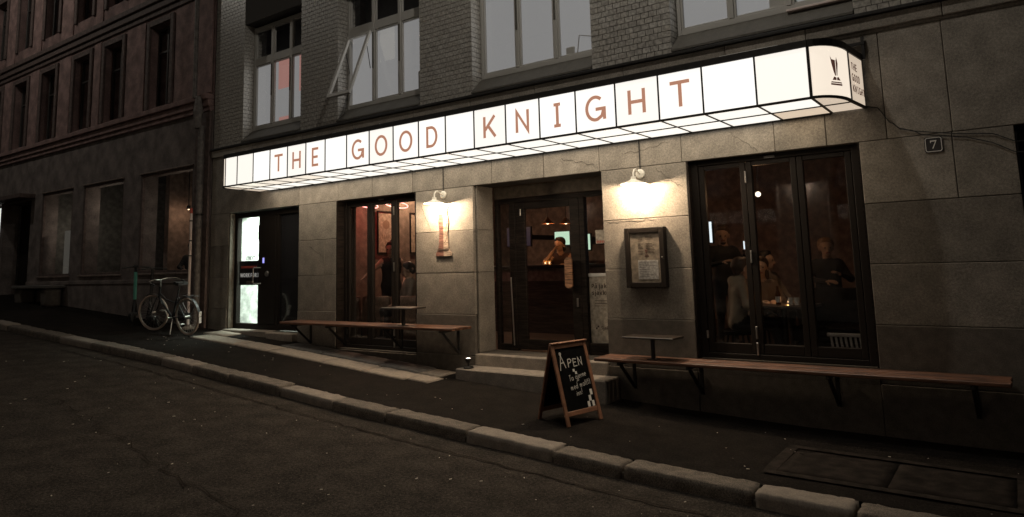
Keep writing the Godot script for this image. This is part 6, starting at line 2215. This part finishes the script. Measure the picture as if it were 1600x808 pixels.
# look: {sit: seat height or 0 to stand, top, legs, skin, hair ("" for none), hair_len, beard, hood, head: Vector3 direction, arms: [[elbow, wrist] right, left]}
func person(at: Vector3, turn: float, label: String, look: Dictionary) -> void:
	var o := thing("person", at, label, "person", "people inside")
	o.rotation.y = turn
	var sit: float = look.get("sit", 0.0)
	var hy := sit + 0.10 if sit > 0.0 else 0.93
	var lean: float = look.get("lean", 0.0)
	var top: Color = look.top
	var legs: Color = look.legs
	var skin: Color = look.skin
	var hips := Vector3(0, hy, 0)
	var chest := Vector3(0, hy + 0.36, lean * 0.36)
	var neck := Vector3(0, hy + 0.50, lean * 0.52)
	var head := neck + Vector3(0, 0.145, 0.02 + lean * 0.15)
	var sk := BodySkin.new()
	var bones := []
	for s in [-1.0, 1.0]:
		bones.append([hips + Vector3(s * 0.07, 0, 0), hips + Vector3(s * 0.05, 0.16, lean * 0.16), 0.115, 0.105, top])
		bones.append([hips + Vector3(s * 0.05, 0.16, lean * 0.16), chest + Vector3(s * 0.075, 0.0, 0.0), 0.105, 0.115, top])
		bones.append([chest + Vector3(s * 0.06, 0.04, 0), neck + Vector3(s * 0.13, -0.055, 0), 0.10, 0.062, top])
		var hip := hips + Vector3(s * 0.09, -0.02, 0)
		var knee: Vector3
		var foot: Vector3
		if sit > 0.0:
			knee = Vector3(s * 0.12, sit + 0.06, 0.44)
			foot = Vector3(s * 0.12, 0.09, 0.46)
			if sit < 0.4:
				foot.z = 0.52
		else:
			knee = Vector3(s * 0.10, 0.50, 0.03)
			foot = Vector3(s * 0.11, 0.09, -0.02)
		bones.append([hip, knee, 0.095, 0.064, legs])
		bones.append([knee, foot, 0.062, 0.042, legs])
		bones.append([foot + Vector3(0, -0.045, -0.03), foot + Vector3(s * 0.02, -0.052, 0.15), 0.04, 0.036, Color(0.02, 0.018, 0.016)])
		var arm: Array = look.arms[0 if s < 0 else 1]
		var sh := neck + Vector3(s * 0.175, -0.075, 0)
		var sleeve: Color = skin if look.get("bare", false) else top
		bones.append([sh, arm[0], 0.058, 0.044, sleeve])
		bones.append([arm[0], arm[1], 0.043, 0.029, sleeve])
		var hd: Vector3 = ((arm[1] as Vector3) - (arm[0] as Vector3)).normalized()
		sk.add(hand_bones(arm[1], hd, Vector3(-s * 0.5, -0.8, 0.2), skin, 0.35, s < 0), 0.006, 0.006)
	if look.get("hood", false):
		bones.append([neck + Vector3(-0.09, 0.0, -0.075), neck + Vector3(0.09, 0.0, -0.075), 0.055, 0.055, top])
		bones.append([neck + Vector3(-0.08, 0.02, 0.03), neck + Vector3(-0.09, 0.0, -0.07), 0.035, 0.05, top])
		bones.append([neck + Vector3(0.08, 0.02, 0.03), neck + Vector3(0.09, 0.0, -0.07), 0.035, 0.05, top])
	bones.append([chest + Vector3(0, 0.1, 0), neck, 0.07, 0.055, top])
	bones.append([neck + Vector3(0, -0.02, 0), head + Vector3(0, -0.06, 0), 0.054, 0.052, skin])
	sk.add(bones, 0.02, 0.05)
	# head with a face, turned the way it looks
	var face: Vector3 = (look.get("head", Vector3(0, 0, 1)) as Vector3).normalized()
	var right := Vector3.UP.cross(face).normalized()
	var hb := Basis(right, face.cross(right), face)
	var dark := Color(0.02, 0.015, 0.012)
	var lips := Color(skin.r * 0.75, skin.g * 0.45, skin.b * 0.45)
	var hs := []
	var H := func(x: float, y: float, z: float) -> Vector3: return head + hb * Vector3(x, y, z)
	hs.append([H.call(-0.012, 0.045, -0.015), H.call(0.012, 0.045, -0.03), 0.092, 0.092, skin])
	hs.append([H.call(0, 0.03, 0.03), H.call(0, -0.05, 0.045), 0.075, 0.055, skin])
	hs.append([H.call(0, -0.085, 0.06), H.call(0, -0.06, 0.02), 0.034, 0.055, look.get("beard_colour", skin)])
	hs.append([H.call(0, 0.015, 0.098), H.call(0, -0.022, 0.118), 0.009, 0.014, skin])
	for s in [-1.0, 1.0]:
		hs.append([H.call(s * 0.085, 0.015, -0.01), H.call(s * 0.088, -0.025, -0.005), 0.018, 0.014, skin])
		hs.append([H.call(s * 0.032, 0.018, 0.094), H.call(s * 0.034, 0.018, 0.094), 0.0075, 0.0075, dark])
	hs.append([H.call(-0.02, -0.05, 0.096), H.call(0.02, -0.05, 0.096), 0.008, 0.008, lips])
	hs.append([H.call(0, -0.06, 0.0), neck + Vector3(0, 0.02, 0), 0.05, 0.053, skin])
	sk.add(hs, 0.008, 0.022)
	put(o, "body", sk.mesh(), M.flesh_and_cloth)
	if look.get("hair", "") != "":
		var hk := BodySkin.new()
		var w := Color.WHITE
		var hr := [[H.call(-0.02, 0.075, -0.03), H.call(0.02, 0.075, -0.03), 0.087, 0.087, w], [H.call(0, 0.03, -0.055), H.call(0, -0.02, -0.06), 0.085, 0.06, w], [H.call(-0.03, 0.125, 0.03), H.call(0.03, 0.125, 0.03), 0.035, 0.035, w]]
		var ln: float = look.get("hair_len", 0.0)
		for s in [-1.0, 1.0]:
			hr.append([H.call(s * 0.07, 0.06, -0.01), H.call(s * 0.078, 0.02 - ln, -0.035), 0.035, 0.03, w])
		if ln > 0.05:
			hr.append([H.call(0, 0.0, -0.075), H.call(0, -ln, -0.08), 0.07, 0.05, w])
		if look.get("bun", false):
			hr.append([H.call(0, 0.15, -0.08), H.call(0, 0.16, -0.09), 0.045, 0.045, w])
		hk.add(hr, 0.011, 0.03)
		put(o, "hair", hk.mesh(), M[look.hair])
	if look.has("phone"):
		var ph := thing("phone", o.to_global(look.phone), "phone with a bright screen held by the bearded man", "phone")
		ph.rotation.y = 0.4
		block(ph, "case", Vector3(-0.035, -0.07, -0.006), Vector3(0.035, 0.07, 0.0), M.plate_black, 0.003)
		block(ph, "phone_screen", Vector3(-0.032, -0.065, 0.0), Vector3(0.032, 0.065, 0.002), M.screen_white, 0)

func build_people() -> void:
	var pale := Color(0.44, 0.31, 0.24)
	var tan := Color(0.34, 0.23, 0.17)
	var black := Color(0.018, 0.017, 0.017)
	# left window
	person(Vector3(-9.62, -1.26, -1.42), 0.9, "standing woman in a dark sleeveless top reaching out one arm", {"top": black, "legs": black, "skin": pale, "hair": "hair_dark", "hair_len": 0.04, "bun": true, "bare": true, "head": Vector3(-0.5, -0.1, 1), "arms": [[Vector3(-0.34, 1.22, 0.10), Vector3(-0.52, 1.08, 0.22)], [Vector3(0.26, 1.12, -0.02), Vector3(0.22, 0.98, 0.20)]]})
	person(Vector3(-8.78, -1.26, -1.05), -0.5, "seated figure in a grey sweater at the edge of the reddish window", {"sit": 0.44, "top": Color(0.16, 0.14, 0.12), "legs": black, "skin": tan, "hair": "hair_dark", "hair_len": 0.03, "head": Vector3(-0.3, -0.35, 1), "arms": [[Vector3(-0.27, 0.72, 0.10), Vector3(-0.10, 0.62, 0.32)], [Vector3(0.27, 0.72, 0.10), Vector3(0.10, 0.62, 0.32)]]})
	# behind the counter
	person(Vector3(-7.10, -1.26, -3.45), 0.35, "dark haired bartender leaning on the counter with a hand at the face", {"top": Color(0.05, 0.03, 0.03), "legs": black, "skin": pale, "hair": "hair_dark", "hair_len": 0.10, "bare": true, "lean": 0.15, "head": Vector3(-0.3, -0.15, 1), "arms": [[Vector3(-0.27, 1.26, 0.26), Vector3(-0.12, 1.46, 0.24)], [Vector3(0.30, 1.20, 0.22), Vector3(0.04, 1.20, 0.36)]]})
	# right window
	person(Vector3(-2.98, -1.26, -0.95), 2.0, "seated figure in a grey hooded sweater seen from behind", {"sit": 0.36, "top": Color(0.20, 0.165, 0.125), "legs": Color(0.03, 0.03, 0.035), "skin": pale, "hair": "hair_brown", "hair_len": 0.02, "hood": true, "lean": 0.12, "head": Vector3(0.3, 0, 1), "arms": [[Vector3(-0.28, 0.66, 0.10), Vector3(-0.14, 0.62, 0.34)], [Vector3(0.28, 0.66, 0.10), Vector3(0.12, 0.62, 0.36)]]})
	person(Vector3(-2.86, -1.26, -1.62), 0.5, "brown haired woman facing the street across the low table", {"sit": 0.36, "top": Color(0.16, 0.12, 0.09), "legs": black, "skin": pale, "hair": "hair_brown", "hair_len": 0.16, "lean": 0.1, "head": Vector3(-0.2, -0.1, 1), "arms": [[Vector3(-0.26, 0.66, 0.12), Vector3(-0.10, 0.68, 0.36)], [Vector3(0.26, 0.66, 0.12), Vector3(0.12, 0.68, 0.36)]]})
	person(Vector3(-2.95, -1.26, -2.25), 1.2, "seated figure in a pale shirt behind the brown haired woman", {"sit": 0.44, "top": Color(0.26, 0.22, 0.18), "legs": black, "skin": pale, "hair": "hair_dark", "hair_len": 0.12, "head": Vector3(0.3, 0, 1), "arms": [[Vector3(-0.27, 0.78, 0.06), Vector3(-0.14, 0.66, 0.28)], [Vector3(0.27, 0.78, 0.06), Vector3(0.14, 0.66, 0.28)]]})
	person(Vector3(-3.53, -1.26, -2.2), 0.7, "bearded man in black standing with a lit phone", {"top": black, "legs": black, "skin": tan, "hair": "hair_brown", "beard_colour": Color(0.05, 0.03, 0.02), "head": Vector3(-0.35, -0.25, 1), "arms": [[Vector3(-0.29, 1.14, 0.06), Vector3(-0.12, 1.20, 0.30)], [Vector3(0.29, 1.14, 0.06), Vector3(0.20, 1.30, 0.30)]], "phone": Vector3(0.2, 1.42, 0.36)})
	person(Vector3(-2.22, -1.26, -2.7), 0.4, "dim figure seated on the tall stool in the bar", {"sit": 0.60, "top": Color(0.02, 0.018, 0.017), "legs": black, "skin": tan, "hair": "hair_light", "hair_len": 0.0, "head": Vector3(0, -0.1, 1), "arms": [[Vector3(-0.28, 0.92, 0.06), Vector3(-0.08, 0.90, 0.32)], [Vector3(0.28, 0.92, 0.06), Vector3(0.08, 1.0, 0.30)]]})
	# two dim figures in the neighbouring shop
	var shop := {"sit": 0.44, "top": black, "legs": black, "skin": tan, "hair": "hair_dark", "hair_len": 0.03, "head": Vector3(0.3, -0.1, 1), "arms": [[Vector3(-0.27, 0.76, 0.08), Vector3(-0.12, 0.70, 0.32)], [Vector3(0.27, 0.76, 0.08), Vector3(0.12, 0.70, 0.32)]]}
	for q in [[Vector3(-15.75, -0.60, -1.0), 0.8, "dim figure in black sitting nearer the brown screen in the shop"], [Vector3(-15.15, -0.60, -1.15), -0.4, "dim figure in black sitting nearer the white pole in the shop"]]:
		var st := thing("stool", q[0] + Vector3(0, -0.15, 0), "plain stool under a " + q[2].substr(0, q[2].find(" in the shop")), "stool", "stools in the shop")
		var b := MB.new()
		b.lathe([Vector2(0.0, 0.51), Vector2(0.17, 0.51), Vector2(0.18, 0.55), Vector2(0.15, 0.57), Vector2(0.0, 0.57)], Vector3.ZERO, 16)
		put(st, "seat", b.mesh(), M.leather)
		for k in 4:
			var a := PI / 4 + PI / 2 * k
			var lg := MB.new()
			lg.tube([Vector3(cos(a) * 0.12, 0.51, sin(a) * 0.12), Vector3(cos(a) * 0.17, 0.0, sin(a) * 0.17)], 0.016, 6)
			put(st, "leg", lg.mesh(), M.black_metal)
		person(q[0] + Vector3(0, -0.02, 0), q[1], q[2], shop)

# ---------------------------------------------------------------- the scene
func _ready() -> void:
	# camera: 24 mm lens, the frame cut from the lower part of the picture
	var cam := Camera3D.new()
	cam.name = "camera"
	add_child(cam)
	cam.transform = Transform3D(Basis(Vector3(0.81025937, -0.02824191, -0.5853906), Vector3(0.09905492, 0.99106766, 0.08929172), Vector3(0.57763993, -0.13033527, 0.80581936)), Vector3(0, 0, 8))
	cam.projection = Camera3D.PROJECTION_FRUSTUM
	cam.near = 0.1
	cam.far = 200.0
	cam.size = 0.1 * 808.0 / 1089.8
	cam.frustum_offset = Vector2(0.0, -(404.0 - 268.68) / 1089.8 * 0.1)
	cam.current = true
	# night sky over a town
	var we := WorldEnvironment.new()
	we.name = "environment"
	var env := Environment.new()
	env.background_mode = Environment.BG_SKY
	var sky := Sky.new()
	var ps := ProceduralSkyMaterial.new()
	ps.sky_top_color = Color(0.20, 0.185, 0.19)
	ps.sky_horizon_color = Color(0.27, 0.235, 0.225)
	ps.ground_bottom_color = Color(0.06, 0.055, 0.05)
	ps.ground_horizon_color = Color(0.10, 0.09, 0.085)
	sky.sky_material = ps
	env.sky = sky
	env.background_energy_multiplier = 0.10
	env.tonemap_mode = Environment.TONE_MAPPER_LINEAR
	env.tonemap_exposure = 1.0
	env.sdfgi_enabled = true
	env.ssao_enabled = true
	env.ssil_enabled = true
	we.environment = env
	add_child(we)
	make_materials()
	glow("sign_glow", 1.0, 0.965, 0.905, 1.06)
	glow("sign_glow_b", 1.0, 0.955, 0.885, 1.0)
	glow("sign_glow_c", 1.0, 0.97, 0.915, 1.12)
	glow("sign_glow_end", 1.0, 0.945, 0.86, 1.0)
	glow("soffit_glow", 1.0, 0.955, 0.875, 1.04)
	glow("soffit_mid", 1.0, 0.90, 0.76, 0.92)
	glow("soffit_dim", 1.0, 0.80, 0.60, 0.66)
	glow("end_glow", 1.0, 0.87, 0.72, 0.93)
	glow("end_glow_dim", 1.0, 0.82, 0.64, 0.62)
	glow("letter_glow", 0.52, 0.235, 0.145, 0.80, 0.25)
	glow("emblem_glow", 0.12, 0.05, 0.035, 0.5, 0.06)
	glow("window_glow", 1.0, 0.99, 0.985, 0.205, 0.10)
	glow("glowing_letters", 0.9, 0.9, 0.85, 0.22, 0.5)  # emission put into the lettering in place of corridor light behind it
	glow("window_glow_red", 1.0, 0.50, 0.43, 0.30, 0.10)
	glow("far_window_glow", 1.0, 0.9, 0.7, 0.9, 0.3)
	glow("corridor_glow", 0.93, 1.0, 0.95, 1.2)
	glow("reader_light", 0.35, 0.35, 1.0, 1.2, 0.1)
	glow("bulb_glow", 1.0, 0.86, 0.66, 9.0)
	glow("spot_glow", 1.0, 0.92, 0.80, 5.0)
	glow("street_glow", 1.0, 0.95, 0.85, 4.0)
	glow("neon_glow", 1.0, 0.42, 0.36, 2.6)
	glow("warm_glow", 1.0, 0.70, 0.42, 3.0)
	glow("globe_glow", 1.0, 0.86, 0.66, 2.2)
	glow("screen_green", 0.65, 0.95, 0.70, 0.75, 0.1)
	glow("screen_blue", 0.30, 0.32, 0.8, 0.02, 0.03)
	glow("screen_white", 0.85, 0.95, 1.0, 1.1, 0.1)
	glow("tube_glow", 1.0, 0.93, 0.82, 1.6)
	glow("shop_panel_glow", 0.9, 0.85, 0.72, 0.05, 0.2)
	glow("far_door_glow", 0.95, 1.0, 0.97, 0.9, 0.4)
	mat("poster_paper", 0.78, 0.69, 0.57, 0.8, "plaster", 2.0)
	mat("bar_poster", 0.78, 0.60, 0.46, 0.8, "plaster", 2.0)
	mat("poster_ink", 0.30, 0.19, 0.13, 0.8)
	mat("neighbour_wall", 0.24, 0.235, 0.215, 0.85, "plaster", 0.8)
	mat("door_dark_glass", 0.02, 0.02, 0.022, 0.06)
	build_ground()
	build_bar()
	build_neighbour()
	build_opposite()
	build_sign()
	build_front_things()
	build_street_things()
	build_interior()
	build_people()
